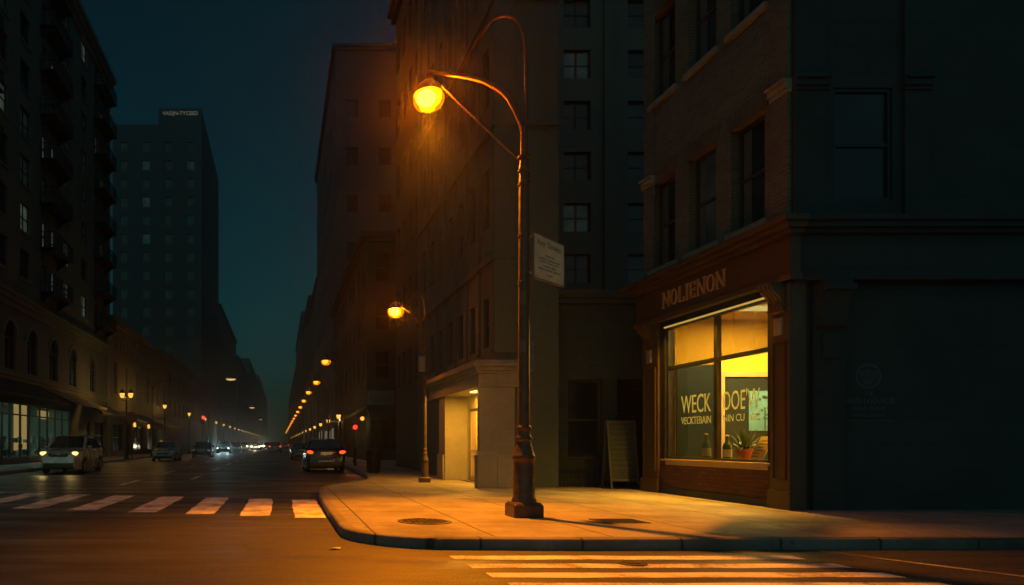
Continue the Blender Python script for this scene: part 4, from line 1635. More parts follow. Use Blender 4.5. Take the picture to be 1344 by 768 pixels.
street_block('shadow_block', 'low dark building between the warm brick hall and the tall tower', XL, 'l', 94.2, 134, 12, 13.5, 'far_masonry', 9, 2, 1.5, 2.2, 5.2, 4, lit=0.1)
tw = street_block('sign_tower', 'tall dark tower with a small lit sign on its roof', XL, 'l', 135, 172, 17.5, 64, 'tower_masonry', 2, 15, 1.5, 1.9, 8, 3.62, front=4, lit=0.12, pane_dark='back_pane', detail=False, cornice=False)
p = MB()
p.box(-24.0, XL - 0.02, 135.02, 171.9, 64.002, 67.2)
p.build('penthouse', 'tower_masonry', tw)
p = MB()
text_mesh(p, 'VADJN-TYCEED', lambda a_, b_, d_: Vector((-23.2 + a_, 134.9 - d_, 65.6 + b_)), 7.0, 0.95, 0.1)
p.build('roof_sign', 'roof_sign_glow', tw)
street_block('left_house', 'hazy dark tower next beyond the tower with the roof sign', XL, 'l', 174, 240, 14, 36.5, 'far_masonry', 9, 8, 1.8, 2.2, 6, 3.7, lit=0.12, detail=False)
street_block('left_house', 'hazy stepped block second beyond the tower with the roof sign', XL + 0.3, 'l', 242, 330, 16, 32, 'far_masonry', 9, 6, 2, 2.4, 6, 4.2, lit=0.12, detail=False)
street_block('left_house', 'faint tall block third beyond the tower with the roof sign', XL + 0.2, 'l', 332, 470, 16, 42, 'far_masonry', 10, 7, 2.4, 2.6, 6, 4.9, lit=0.1, detail=False)
street_block('left_house', 'faintest block at the end of the left side of the street', XL + 0.4, 'l', 472, 800, 20, 48, 'far_masonry', 12, 8, 3, 2.8, 6, 5, lit=0.1, detail=False)


# ================================================================== STREET LAMPS
def point(name, loc, power, col, radius, parent=None):
    d = bpy.data.lights.new(name, 'POINT')
    d.energy = power
    d.color = col
    d.shadow_soft_size = radius
    o = bpy.data.objects.new(name, d)
    COL.objects.link(o)
    o.location = loc
    if parent is not None:
        o.parent = parent
    return o


def downlight(loc, power, col, radius, cone, blend, glow, aim=None):
    """a hooded street lamp: a wide pool thrown downwards and a little spill from the glass bowl"""
    d = bpy.data.lights.new('lamp_light', 'SPOT')
    d.energy = power
    d.color = col
    d.shadow_soft_size = radius
    d.spot_size = R(cone)
    d.spot_blend = blend
    o = bpy.data.objects.new('lamp_light', d)
    COL.objects.link(o)
    o.location = loc
    if aim is not None:
        o.rotation_euler = (aim - Vector(loc)).to_track_quat('-Z', 'Y').to_euler()
    if glow:
        point('lamp_spill', loc, glow, col, radius)
    return o


ARM = 2.4


def make_lamp():
    t = thing('street_lamp', 'tall iron street lamp with glowing amber head at the pavement corner', 'street lamp', (0, 0, 0), 'hooped street lamps on the right pavement')
    p = MB()
    s = 0.245
    p.box(-s, s, -s, s, 0, 0.2)
    p.add([(-s, -s, .2), (s, -s, .2), (s, s, .2), (-s, s, .2), (-s + .04, -s + .04, .25), (s - .04, -s + .04, .25), (s - .04, s - .04, .25), (-s + .04, s - .04, .25)],
          [(0, 1, 5, 4), (1, 2, 6, 5), (2, 3, 7, 6), (3, 0, 4, 7), (4, 5, 6, 7)])
    rot = Matrix.Rotation(-math.atan2(-2.1, 1.15), 3, 'Z')
    p.v = [rot @ v for v in p.v]
    p.build('base', 'lamp_iron', t, bevel=0.012)
    p = MB()
    p.lathe((0, 0, 0), [(0.205, 0.25), (0.2, 0.29), (0.18, 0.33), (0.17, 0.9), (0.168, 0.95), (0.185, 0.97), (0.19, 1.01), (0.18, 1.04), (0.17, 1.06), (0.15, 1.14),
                        (0.125, 1.22), (0.118, 1.27), (0.135, 1.29), (0.135, 1.34), (0.112, 1.37), (0.105, 1.46), (0.12, 1.48), (0.12, 1.51), (0.1, 1.54)], 16)
    p.build('pedestal', 'lamp_iron', t, smooth=True)
    p = MB()
    p.lathe((0, 0, 0), [(0.098, 1.54), (0.092, 3.5), (0.082, 5.95), (0.06, 6.05), (0.056, 6.6)], 18)
    p.build('pole', 'lamp_iron', t, smooth=True)
    for zz in (3.95, 4.75, 5.85, 6.08, 5.62):
        MB().lathe((0, 0, zz), [(0.085, -.03), (0.102, -.02), (0.102, .02), (0.085, .03)], 16).build('collar', 'lamp_iron', t, True)

    def A(tt, zz, off=0.0):
        return Vector((-ARM * tt, off, zz - 0.15))
    arm = [A(0, 6.6), A(0.02, 6.8), A(.067, 7.05), A(.137, 7.36), A(.2, 7.55), A(.268, 7.7), A(.38, 7.93), A(.5, 8.12), A(.65, 8.34), A(.8, 8.54), A(.92, 8.70), A(1.0, 8.80)]
    MB().tube(arm, [.055, .053, .05, .048, .046, .045, .044, .043, .042, .042, .044, .05], 10).build('arm', 'lamp_iron', t, True)
    hoop = [A(-.012, 6.1, .02), A(-.012, 7.4, .02), A(-.012, 8.1, .01), A(0.005, 8.34), A(.039, 8.54), A(.094, 8.72), A(.18, 8.86), A(.25, 8.92), A(.306, 8.93), A(.42, 8.8), A(.53, 8.6), A(.635, 8.33)]
    MB().tube(hoop, [.03] * 2 + [.027] * 9 + [.03], 8).build('hoop', 'lamp_iron', t, True)
    MB().tube([A(.03, 6.18), A(.35, 7.02), A(.66, 7.85), A(.70, 7.96), A(.84, 8.36)], .016, 7).build('brace', 'lamp_iron', t, True)
    # head: bell hood under the arm's end, glass bowl below
    c = A(1.0, 8.3)
    hd = MB().lathe(tuple(c), [(0.05, 0.5), (0.07, 0.46), (0.075, 0.36), (0.12, 0.31), (0.2, 0.25), (0.27, 0.14), (0.3, 0.07), (0.31, 0.05), (0.28, 0.05), (0.25, 0.12), (0.1, 0.26)], 20).build('lamp_hood', 'lamp_iron', t, True)
    MB().lathe(tuple(c), [(0.275, 0.06), (0.31, 0.0), (0.3, -0.1), (0.25, -0.19), (0.14, -0.25), (0.02, -0.265)], 20, cap=False).build('glass_bowl', 'sodium_refractor', hd, True)
    MB().ball(tuple(c + Vector((-.02, -.05, -0.02))), 0.19, 0.19, 0.16, 16, 10).build('bulb', 'sodium_bulb', hd, True)
    # added light blocker inside the bowl: a curved sheet keeping the facades behind dark
    sh = MB()
    prof = [(0.262, 0.075), (0.29, 0.0), (0.28, -0.1), (0.232, -0.185), (0.125, -0.238)]
    na = 14
    for k in range(na):
        a0, a1 = R(22 + 156 * k / na), R(22 + 156 * (k + 1) / na)
        for (r0, z0), (r1, z1) in zip(prof[:-1], prof[1:]):
            sh.quad(*[c + Vector((r * math.cos(a), r * math.sin(a), z)) for r, z, a in ((r0, z0, a0), (r0, z0, a1), (r1, z1, a1), (r1, z1, a0))])
    sh.build('added_shield', 'lamp_iron', hd, True)
    return t


lamp = make_lamp()
lamp.location = (4.12, 11.6, 0.15)
lamp.rotation_euler = (0, 0, math.atan2(-2.1, 1.15))
HEAD = Vector((-ARM, 0, 8.15))


def head_of(o):
    sc = o.scale
    v = Vector((HEAD.x * sc.x, HEAD.y * sc.y, HEAD.z * sc.z))
    v.rotate(o.rotation_euler)
    return o.location + v


hp = head_of(lamp)
downlight(hp + Vector((0, 0, -0.42)), LAMP1_W, SODIUM, 0.13, 88, 1.0, 0, Vector((2.8, 10.9, 0)))

l2 = dup(lamp, 'shorter iron street lamp with amber head beside the lit porch', (4.54, 21.6, 0.15), math.atan2(-1.55, .66), 0.69)
# a grey cabinet on the second lamp's pole
cb_ = MB()
cb_.box(-0.2, 0.02, -0.16, -0.14 + 0.02, 4.35, 5.0)
hp2 = head_of(l2)
downlight(hp2 + Vector((0, 0, -0.3)), 220, SODIUM, 0.1, 104, 1.0, 0)
for ch in l2.children:
    for g_ in ch.children:
        if g_.name.startswith('bulb'):
            g_.data = g_.data.copy()
            g_.data.materials[0] = MATS['sodium_bulb_mid']
ys = [47.8, 61.5, 78, 94, 111, 128, 146, 164, 183, 203, 224, 246, 270, 296, 324, 354, 386, 420]
desc = ['third', 'fourth', 'fifth', 'sixth', 'seventh', 'eighth', 'ninth', 'tenth', 'eleventh', 'twelfth', 'thirteenth', 'fourteenth', 'fifteenth',
        'sixteenth', 'seventeenth', 'eighteenth', 'nineteenth', 'twentieth']
for i, y in enumerate(ys):
    o = dup(lamp, 'amber street lamp down the right pavement, %s in the row from the corner' % desc[i], (4.3, y, 0.15), lamp.rotation_euler.z, 0.865 if i != 1 else 0.83)
    for ch in o.children:
        for g_ in ch.children:
            if g_.name.startswith('bulb'):
                g_.data = g_.data.copy()
                g_.data.materials[0] = MATS['sodium_bulb_far']
                s_ = 1.0 + 0.35 * min(1, y / 250)
                g_.scale = (1, 1, 1)
    if i < 11:
        downlight(head_of(o) + Vector((0, 0, -0.4)), 150 if i < 4 else 80, SODIUM, 0.12, 104, 1.0, 16 if i < 4 else 3)

# box on lamp 2 pole, box and sign on lamp 1 pole (things that hang on the poles)
for o in [l2] + [o for o in COL.objects if o.name.startswith('street_lamp.') and o is not l2]:
    for ch in o.children:
        if ch.name.startswith('lamp_hood'):
            ch.scale = (1.3, 1.3, 1.3)
            ch.location = Vector((-ARM, 0, 8.15)) * -0.3 + Vector((0, 0, 0.1))
bx = thing('junction_box', 'pale grey box strapped to the pole of the street lamp by the lit porch', 'box', (4.43, 21.45, 3.9))
MB().box(4.32, 4.50, 21.28, 21.50, 3.62, 4.08).build('case', 'grey_metal', bx, bevel=0.015)
MB().box(4.34, 4.48, 21.265, 21.278, 3.65, 4.05).build('door', 'grey_metal', bx)
MB().lathe((4.54, 21.6, 3.74), [(0.075, -.02), (0.085, -.02), (0.085, .02), (0.075, .02)], 14).build('strap', 'steel', bx)
bx = thing('junction_box', 'narrow dark grey box on the back of the corner street lamp pole', 'box', (4.27, 11.75, 3.2))
MB().box(4.215, 4.31, 11.66, 11.86, 2.62, 3.12).build('case', 'grey_metal', bx, bevel=0.012)
MB().box(4.311, 4.318, 11.68, 11.84, 2.65, 3.09).build('door', 'grey_metal', bx)
for zz, h_, lab in ((3.72, 0.22, 'worn square sticker high on the corner lamp pole'), (2.92, 0.2, 'torn narrow sticker lower on the corner lamp pole')):
    p = MB()
    n = 5
    r_ = 0.0975
    for k in range(n):
        a0, a1 = R(-150 + 60 * k / n), R(-150 + 60 * (k + 1) / n)
        p.quad((4.12 + r_ * math.cos(a0), 11.6 + r_ * math.sin(a0), zz), (4.12 + r_ * math.cos(a1), 11.6 + r_ * math.sin(a1), zz),
               (4.12 + r_ * math.cos(a1), 11.6 + r_ * math.sin(a1), zz + h_), (4.12 + r_ * math.cos(a0), 11.6 + r_ * math.sin(a0), zz + h_))
    tag(p.build('sticker', 'sticker', at=(4.12, 11.6, zz)), lab, 'sticker', 'stickers on the lamp pole')

sg = thing('street_sign', 'cream notice sign with faded black lettering bolted to the corner lamp pole', 'sign', (4.3, 11.65, 4.5))
s0, s1 = Vector((4.30, 11.66, 0)), Vector((5.30, 12.85, 0))
su = (s1 - s0).normalized()
sn = Vector((su.y, -su.x, 0))      # towards the camera side
SL = (s1 - s0).length


def Sg(u, v, d):
    return s0 + su * u + sn * d + Vector((0, 0, 4.22 + v + 0.07 * u))


p = MB()
p.fbox(Sg, 0, SL, 0, 0.75, -0.012, 0.012)
pn = p.build('panel', 'sign_board', sg, bevel=0.005)
p = MB()
fl = lambda u0, v0: (lambda a_, b_, d_: Sg(u0 + a_, v0 + b_, 0.013 + d_))
text_mesh(p, 'Aney · Domeica', fl(0.14, 0.55), SL - 0.32, 0.14, 0.001)
rnd = random.Random(2)
lines = [(0.42, 'velonrier'), (0.35, 'nomber esteti dovalin'), (0.29, 'reside nottan poine'), (0.23, 'monale resin'), (0.17, 'anot el soneride mater lei'), (0.08, 'seneda')]
for vv, tx in lines:
    wdt = min(SL - 0.4, 0.052 * len(tx))
    text_mesh(p, tx, fl((SL - wdt) / 2, vv), wdt, 0.042, 0.001)
p.build('lettering', 'sign_ink', pn)
p = MB()
for a_, b_, c_, d_ in ((0, SL, -0.02, 0.0), (0, SL, 0.75, 0.77), (-0.02, 0, -0.02, 0.77), (SL, SL + 0.02, -0.02, 0.77)):
    p.fbox(Sg, a_, b_, c_, d_, -0.018, 0.018)
p.build('frame', 'grey_metal', sg)
p = MB()
for vv in (0.07, 0.68):
    p.tube([Vector((4.12, 11.6, 4.22 + vv)), Sg(-.02, vv, 0), Sg(0.12, vv, -.02)], 0.018, 8)
p.build('bracket', 'steel', sg)


# ---- lanterns on the left pavement
def make_lantern(twin, hgt=4.7):
    t = thing('street_lantern', 'lantern', 'street lantern')
    p = MB()
    p.lathe((0, 0, 0), [(0.2, 0), (0.2, 0.12), (0.14, 0.2), (0.11, 0.7), (0.07, 0.8), (0.06, hgt - 0.35), (0.08, hgt - .3), (0.03, hgt - 0.15)], 12)
    p.build('pole', 'iron', t, True)
    heads = (-0.32, 0.32) if twin else (0,)
    if twin:
        MB().tube([(-0.32, 0, hgt - .12), (-.3, 0, hgt - .3), (0, 0, hgt - .38), (.3, 0, hgt - .3), (.32, 0, hgt - .12)], 0.03, 8).build('arm', 'iron', t, True)
    for hx in heads:
        gl = MB().lathe((hx, 0, hgt), [(0.06, -.12), (0.14, -.06), (0.2, 0.22), (0.14, 0.36)], 10).build('globe', 'lantern_glow', t, True)
        MB().lathe((hx, 0, hgt), [(0.22, 0.222), (0.17, 0.38), (0.07, 0.46), (0.02, 0.56)], 10).build('cap', 'iron', gl, True)
    return t


def globe_light(o, h, pw):
    point('lantern_light', o.location + Vector((0.5, 0, h + 0.15)), pw, (1.0, 0.5, 0.12), 0.15)


twin = make_lantern(True)
twin.location = (-11.45, 51, 0.15)
tag(twin, 'twin headed amber lantern on the left pavement before the brick hall', 'street lantern', 'lanterns on the left pavement')
point('lantern_light', (-12.3, 54.5, 4.9), 130, (1.0, 0.5, 0.12), 0.15)
single = make_lantern(False)
single.location = (-11.3, 67, 0.15)
tag(single, 'single amber lantern on the left pavement, first beyond the twin lantern', 'street lantern', 'lanterns on the left pavement')
point('lantern_light', (-12.6, 68, 4.9), 110, (1.0, 0.5, 0.12), 0.15)
for i, y in enumerate([85, 103, 121, 137, 154, 170, 187, 205, 224, 244, 266, 290, 316, 346, 380, 420]):
    o = dup(single, 'amber lantern down the left pavement, %s beyond the twin lantern' % (['second'] + desc)[i], (-11.3, y, 0.15))
    if i < 3:
        point('lantern_light', (-11.3, y, 4.2), 45, (1.0, 0.5, 0.12), 0.15)
right_l = make_lantern(False, 3.3)
right_l.location = (4.75, 56, 0.15)
tag(right_l, 'low globe lantern on the right pavement, nearest of its row beside the corner store', 'street lantern', 'low lanterns on the right pavement')
for i, y in enumerate([68, 81, 95, 110, 126, 143, 161, 180, 200, 222, 246, 272, 300, 330]):
    dup(right_l, 'low globe lantern down the right pavement, %s of its row from the corner store' % (['second'] + desc)[i], (4.75, y, 0.15))
point('lantern_light', (4.75, 55.4, 3.2), 60, (1.0, 0.6, 0.2), 0.15)
wl = thing('wall_lantern', 'round yellow lantern bracketed to the corner of the green awning store', 'lantern', (5.75, 47.9, 3.0))
MB().ball((5.72, 47.9, 3.08), 0.15, 0.15, 0.15, 12, 8).build('globe', 'lantern_glow', wl, True)
point('lantern_light', (5.5, 47.6, 2.85), 16, (1.0, 0.6, 0.2), 0.1)
MB().tube([(5.72, 47.9, 3.24), (5.74, 47.95, 3.4), (6.04, 48.15, 3.4)], 0.02, 7).build('bracket', 'iron', wl, True)


# ---- hanging lamps over the left carriageway
def make_cobra():
    t = thing('overhead_lamp', 'overhead lamp', 'street lamp', (0, 0, 0), 'overhead lamps over the left lane')
    MB().lathe((0, 0, 0), [(0.14, 0), (0.12, 0.4), (0.07, 0.6), (0.045, 6.2)], 12).build('pole', 'iron', t, True)
    MB().tube([(0, 0, 6.0), (0.4, 0, 6.6), (2, 0, 6.95), (6.6, 0, 7.0)], [.04, .03, .022, .018], 8).build('arm', 'iron', t, True)
    h = MB().ball((7.0, 0, 6.98), 0.55, 0.26, 0.12, 14, 8).build('lamp_head', 'iron', t, True)
    MB().ball((7.0, 0, 6.9), 0.44, 0.22, 0.12, 14, 8).build('lens', 'lantern_glow_pale', h, True)
    return t


cob = make_cobra()
cob.location = (-11.4, 61, 0.15)
cob['label'] = 'overhead lamp on a long arm above the left lane, nearest of the three'
downlight(Vector((-4.4, 61, 6.9)), 200, (1, .55, .15), .1, 110, 1.0, 20)
dup(cob, 'overhead lamp on a long arm above the left lane, middle of the three', (-11.6, 111, 0.15))
dup(cob, 'overhead lamp on a long arm above the left lane, farthest of the three', (-11.8, 168, 0.15))


# ---- signals
def signal(name, label, loc, hgt, lit=True, ped=False):
    t = thing(name, label, 'traffic light' if not ped else 'crossing signal', loc)
    x, y, z0 = loc
    MB().lathe((x, y, z0), [(0.12, 0), (0.12, 0.15), (0.06, 0.25), (0.05, hgt)], 10).build('pole', 'iron', t, True)
    n = 1 if ped else 3
    hh_ = 0.42 * n
    MB().box(x - .19, x + .19, y - 0.36, y - .06, z0 + hgt - hh_, z0 + hgt + .03).build('housing', 'iron', t, bevel=0.02)
    for k in range(n):
        zc = z0 + hgt - 0.2 - 0.42 * k
        m_ = 'signal_red' if k == 0 and lit else 'car_black_trim'
        ln_ = MB().ball((x, y - .37, zc), 0.14 if hgt < 4 else 0.24, 0.05, 0.14 if hgt < 4 else 0.24, 12, 8).build('lens', m_, t, True)
        v = MB()
        for j in range(9):
            a0, a1 = R(-10 + 200 * j / 9), R(-10 + 200 * (j + 1) / 9)
            v.quad((x + .18 * math.cos(a0), y - .36, zc + .18 * math.sin(a0)), (x + .18 * math.cos(a1), y - .36, zc + .18 * math.sin(a1)),
                   (x + .18 * math.cos(a1), y - .58, zc + .18 * math.sin(a1)), (x + .18 * math.cos(a0), y - .58, zc + .18 * math.sin(a0)))
        v.build('visor', 'iron', ln_)
    return t


sgl = signal('traffic_light', 'red traffic light on a post on the left pavement', (-11.2, 100, 0.15), 5.1)
for ch in sgl.children:
    pass
point('signal_glow', (-11.2, 99.2, 5.05), 40, (1, 0.04, 0.02), 0.2)
signal('pedestrian_signal', 'small red crossing signal on a post at the right kerb', (4.6, 42.5, 0.15), 2.4, True, True)
point('signal_glow', (4.6, 41.8, 2.35), 10, (1, 0.06, 0.02), 0.15)
ns = thing('round_sign', 'round dull red sign on a thin post under the twin lantern', 'sign', (-10.95, 50.5, 0.15))
MB().lathe((-10.95, 50.5, 0.15), [(0.04, 0), (0.035, 3.5)], 8).build('post', 'iron', ns, True)
MB().lathe((-10.95, 50.44, 3.25), [(0.42, -.015), (0.42, .015)], 20, axis='y').build('disc', 'sign_red', ns)
MB().box(-11.2, -10.7, 50.418, 50.423, 3.19, 3.31).build('bar', 'blind_fabric', ns)

# ---- litter bin and post near the parked car
bn = thing('litter_bin', 'dark slatted litter bin on the right pavement past the second street lamp', 'litter bin', (3.85, 28.3, 0.15))
MB().lathe((3.85, 28.3, 0.15), [(0.2, 0), (0.24, 0.05), (0.27, 0.85), (0.28, 0.88)], 16).build('liner', 'iron', bn, True)
p = MB()
for k in range(18):
    a = 2 * math.pi * k / 18
    p.tube([(3.85 + .26 * math.cos(a), 28.3 + .26 * math.sin(a), .2), (3.85 + .295 * math.cos(a), 28.3 + .295 * math.sin(a), 1.0)], .016, 5)
p.build('slats', 'iron', bn)
MB().lathe((3.85, 28.3, 0.15), [(0.3, 0.86), (0.31, 0.9), (0.2, 0.98), (0.14, 1.0)], 16).build('lid', 'iron', bn, True)
for x_, y_, lab in ((4.15, 31, 'slim dark bollard just past the litter bin'), (4.1, 37.5, 'slim dark bollard farther past the litter bin')):
    tag(MB().lathe((x_, y_, 0.15), [(0.09, 0), (0.09, .1), (0.06, .14), (0.055, .85), (0.075, .88), (0.075, .93), (0.03, 1.0)], 12).build('bollard', 'iron', smooth=True, at=(x_, y_, 0.15)), lab, 'bollard', 'bollards past the litter bin')


# ---- covers in the pavement and road
def cover(name, label, x, y, r, z0, sq=False):
    t = thing(name, label, 'cover', (x, y, z0))
    p = MB()
    if sq:
        p.box(x - r, x + r, y - r * .8, y + r * .8, z0 + 0.002, z0 + 0.01)
    else:
        p.lathe((x, y, z0), [(r, 0.002), (r, 0.01), (r - .03, 0.012)], 28)
    p.build('plate', 'cast_iron', t)
    q = MB()
    if sq:
        for i in range(6):
            q.box(x - r * .85, x + r * .85, y - r * .65 + i * r * .25, y - r * .65 + i * r * .25 + .02, z0 + .01, z0 + .016)
    else:
        for i in range(-4, 5):
            hw = math.sqrt(max(0, (r - .07) ** 2 - (i * r / 5) ** 2))
            q.box(x - hw, x + hw, y + i * r / 5 - .012, y + i * r / 5 + .012, z0 + .012, z0 + .018)
        for i in range(-4, 5):
            hw = math.sqrt(max(0, (r - .07) ** 2 - (i * r / 5) ** 2))
            q.box(x + i * r / 5 - .01, x + i * r / 5 + .01, y - hw, y + hw, z0 + .012, z0 + .0165)
    q.build('tread', 'cast_iron', t)
    return t


cover('manhole_cover', 'round cast iron cover in the pavement left of the corner lamp', 2.28, 10.85, 0.42, 0.15)
cover('utility_cover', 'dark square cover in the pavement right of the corner lamp', 5.38, 10.9, 0.36, 0.15, True)
cover('drain_cover', 'small worn cover in the road within the corner crossing', 4.05, 7.9, 0.16, 0.004)
lf_ = MB()
lf_.add([(-1.35, 7.9, .012), (-1.25, 7.84, .02), (-1.12, 7.88, .014), (-1.1, 7.97, .03), (-1.22, 8.0, .012)], [(0, 1, 2, 3, 4)])
lf_ = MB()
fx, fy = 0.62, 8.98
lf_.add([(fx, fy, .012), (fx + .07, fy - .06, .03), (fx + .16, fy - .03, .014), (fx + .18, fy + .04, .035), (fx + .08, fy + .07, .012)], [(0, 1, 4), (1, 2, 3, 4)])
tag(lf_.build('dry_leaf', 'tan_board', at=(fx, fy, 0.01)), 'pale dry leaf lying on the road by the kerb corner', 'leaf')


# ================================================================== CARS
def lerp(tab, y):
    for (a, va), (b, vb) in zip(tab[:-1], tab[1:]):
        if a <= y <= b:
            t = (y - a) / (b - a)
            t = t * t * (3 - 2 * t) * 0.4 + t * 0.6
            return va + (vb - va) * t
    return tab[0][1] if y < tab[0][0] else tab[-1][1]


def make_car(name, label, paint, L_=4.5, W=1.82, H=1.5, top=None, belt=0.95, roof=(-0.62, -0.1, 1.35, 2.05), wheel=0.33,
             front='unlit_lens', rear='unlit_red_lens', wagon=True, group=None, plate='plate_white'):
    """nose towards -y; roof = windscreen base, roof front, roof rear, rear glass base"""
    t = thing(name, label, 'car', (0, 0, 0), group)
    hl, hw = L_ / 2, W / 2
    top = top or [(-hl, 0.62), (-hl + .12, .72), (-hl + .5, .8), (roof[0], belt), (0, belt + .02), (roof[3], belt + .05), (hl - .06, belt), (hl, belt - .12)]
    wy = (-hl + 0.92, hl - 0.95)
    st = []
    n = 74
    for i in range(n + 1):
        y = -hl + L_ * i / n
        e = min(1, (hl - abs(y)) / (0.85 if y < 0 else 0.6))
        wv = hw * (1 - (0.27 if y < 0 else 0.17) * (1 - e) ** 2.1)
        zt = lerp(top, y)
        zb0 = 0.2 + 0.1 * (1 - min(1, (hl - abs(y)) / 0.25))
        zb = zb0
        for w in wy:
            dd = (wheel + .055) ** 2 - (y - w) ** 2
            if dd > 0:
                zb = max(zb, wheel + math.sqrt(dd))
        st.append((y, wv, zb0, zb, zt))
    body = MB()
    sec = []
    for y, wv, zb0, zb, zt in st:
        m_ = max(zb + .02, zb0 + (zt - zb0) * .45)
        sh = max(m_ + .01, zt - .13)
        half = [(0.0, zb0), (wv * .72, zb0), (wv * .74, zb), (wv * .965, zb), (wv * .985, min(zb + .05, m_)), (wv, m_), (wv * .985, sh), (wv * .955, max(sh + .005, zt - .05)), (wv * .88, zt - .008), (wv * .5, zt + .025), (0, zt + .035)]
        sec.append([Vector((x, y, z)) for x, z in half] + [Vector((-x, y, z)) for x, z in half[-2:0:-1]])
    k = len(sec[0])
    for s in sec:
        body.v += s
    for i in range(n):
        for j in range(k):
            j2 = (j + 1) % k
            body.f.append((i * k + j, i * k + j2, (i + 1) * k + j2, (i + 1) * k + j))
    body.f.append(tuple(range(k)))
    body.f.append(tuple(n * k + j for j in range(k - 1, -1, -1)))
    body.build('body', paint, t, smooth=True)
    # cabin
    y0, y1, y2, y3 = roof
    wb, wr = hw * .93, hw * .74
    zb, zr = belt + .0, H - .03
    cab = MB()
    ring = []
    segs = [(y0, zb, wb * .93), (y0 + (y1 - y0) * .5, zb + (zr - zb) * .54, None), (y1, zr - .035, None), (y1 + .35, zr + .012, None), ((y1 + y2) / 2, zr + .03, None), (y2 - .3, zr + .01, None), (y2, zr - .045, None), (y2 + (y3 - y2) * .5, zb + (zr - zb) * .5, None), (y3, zb, wb * .93)]
    for y, zt, _ in segs:
        f_ = (zt - zb) / (zr - zb)
        wt = wb + (wr - wb) * max(0, f_)
        ends = 0.95 if y in (y0, y3) else 1.0
        s = [Vector((-wb * ends, y, zb - .03)), Vector((-(wb + (wt - wb) * .55) * ends, y, zb + (zt - zb) * .55)), Vector((-wt * ends * .99, y, zt - .05 * f_)), Vector((-wt * .86 * ends, y, zt)), Vector((0, y, zt + .018)),
             Vector((wt * .86 * ends, y, zt)), Vector((wt * ends * .99, y, zt - .05 * f_)), Vector(((wb + (wt - wb) * .55) * ends, y, zb + (zt - zb) * .55)), Vector((wb * ends, y, zb - .03))]
        cab.v += s
    for i in range(len(segs) - 1):
        for j in range(8):
            cab.f.append((i * 9 + j, i * 9 + j + 1, (i + 1) * 9 + j + 1, (i + 1) * 9 + j))
    cab.build('roof', paint, t, smooth=True)

    def onslope(x, f_, ya, yb, out):
        zt = zb + (zr - zb) * f_
        y = ya + (yb - ya) * f_
        w = (wb + (wr - wb) * f_) * .9
        nv = Vector((0, -(zr - zb) if yb > ya else (zr - zb), abs(yb - ya))).normalized()
        return Vector((x * w, y, zt + .018)) + nv * out
    ws = MB()
    for (ya, yb, nm) in ((y0, y1, 'windscreen'), (y3, y2, 'rear_window')):
        g_ = MB()
        nn = 6
        lo_, hi_ = (0.06, 0.93) if nm == 'windscreen' else (0.12, 0.86)
        for i in range(nn):
            for j in range(4):
                xs_ = [-1 + 2 * i / nn, -1 + 2 * (i + 1) / nn]
                fs = [lo_ + (hi_ - lo_) * j / 4, lo_ + (hi_ - lo_) * (j + 1) / 4]
                g_.quad(*[onslope(x_, f_, ya, yb, 0.014 * (1 - .6 * x_ * x_) + .012) for x_, f_ in ((xs_[0], fs[0]), (xs_[1], fs[0]), (xs_[1], fs[1]), (xs_[0], fs[1]))])
        g_.build(nm, 'car_glass', t, smooth=True)

    def side(sx, y, f_, out=.012):
        w = wb + (wr - wb) * f_
        if 0 < f_ < .56:
            pass
        return Vector((sx * (w + out), y, zb + (zr - zb) * f_))
    mid = (y1 + y2) / 2 - 0.12
    for sx in (-1, 1):
        def front_y(f_):
            return y0 + (y1 - y0) * f_ + .16

        def rear_y(f_):
            return y3 + (y2 - y3) * f_ - .16
        MB().quad(side(sx, front_y(.06), .06), side(sx, mid - .04, .06), side(sx, mid - .04, .86), side(sx, front_y(.86), .86)).build('side_window', 'car_glass', t)
        e1 = y2 - 0.35
        MB().quad(side(sx, mid + .05, .06), side(sx, e1, .06), side(sx, e1, .86), side(sx, mid + .05, .86)).build('side_window', 'car_glass', t)
        if wagon:
            MB().quad(side(sx, e1 + .08, .1), side(sx, max(e1 + .1, rear_y(.1)), .1), side(sx, max(e1 + .12, rear_y(.8)), .8), side(sx, e1 + .08, .84)).build('side_window', 'car_glass', t)
        mr = MB().ball((sx * (hw + .06), y0 + .35, belt + .1), .1, .07, .07, 10, 7).build('mirror', paint, t, smooth=True)
        for yy in (mid - .25, mid + .95):
            MB().box(sx * (hw - .012) - .015, sx * (hw - .012) + .015, yy, yy + .18, belt - .17, belt - .14).build('door_handle', paint, t)
        sl = MB()
        for yy in (y0 + .28, mid + .0, e1 + .05):
            sl.box(sx * (hw * .99) - .006, sx * (hw * .99) + .004, yy, yy + .012, .4, belt - .14)
        sl.build('door_seam', 'car_black_trim', t)
        MB().box(min(sx * (hw - .09), sx * (hw + .005)), max(sx * (hw - .09), sx * (hw + .005)), wy[0] + wheel + .1, wy[1] - wheel - .1, .17, .27).build('sill', 'car_black_trim', t, bevel=0.01)
        for w in wy:
            cx_ = sx * (hw - .12)
            ty = MB().lathe((cx_, w, wheel), [(wheel * .62, -.1), (wheel * .93, -.105), (wheel, -.07), (wheel, .07), (wheel * .93, .105), (wheel * .62, .1)], 26, axis='x').build('wheel', 'tyre_rubber', t, smooth=True)
            rm = MB()
            o_ = sx * .108
            for j in range(7):
                a_ = 2 * math.pi * j / 7
                dv = Vector((0, math.cos(a_), math.sin(a_)))
                pv_ = Vector((0, -math.sin(a_), math.cos(a_)))
                c_ = Vector((cx_ + o_, w, wheel))
                i0, i1 = dv * .04, dv * wheel * .6
                q = [c_ + i0 - pv_ * .03, c_ + i0 + pv_ * .03, c_ + i1 + pv_ * .022, c_ + i1 - pv_ * .022]
                rm.hexa(q + [x_ - Vector((sx * .03, 0, 0)) for x_ in q])
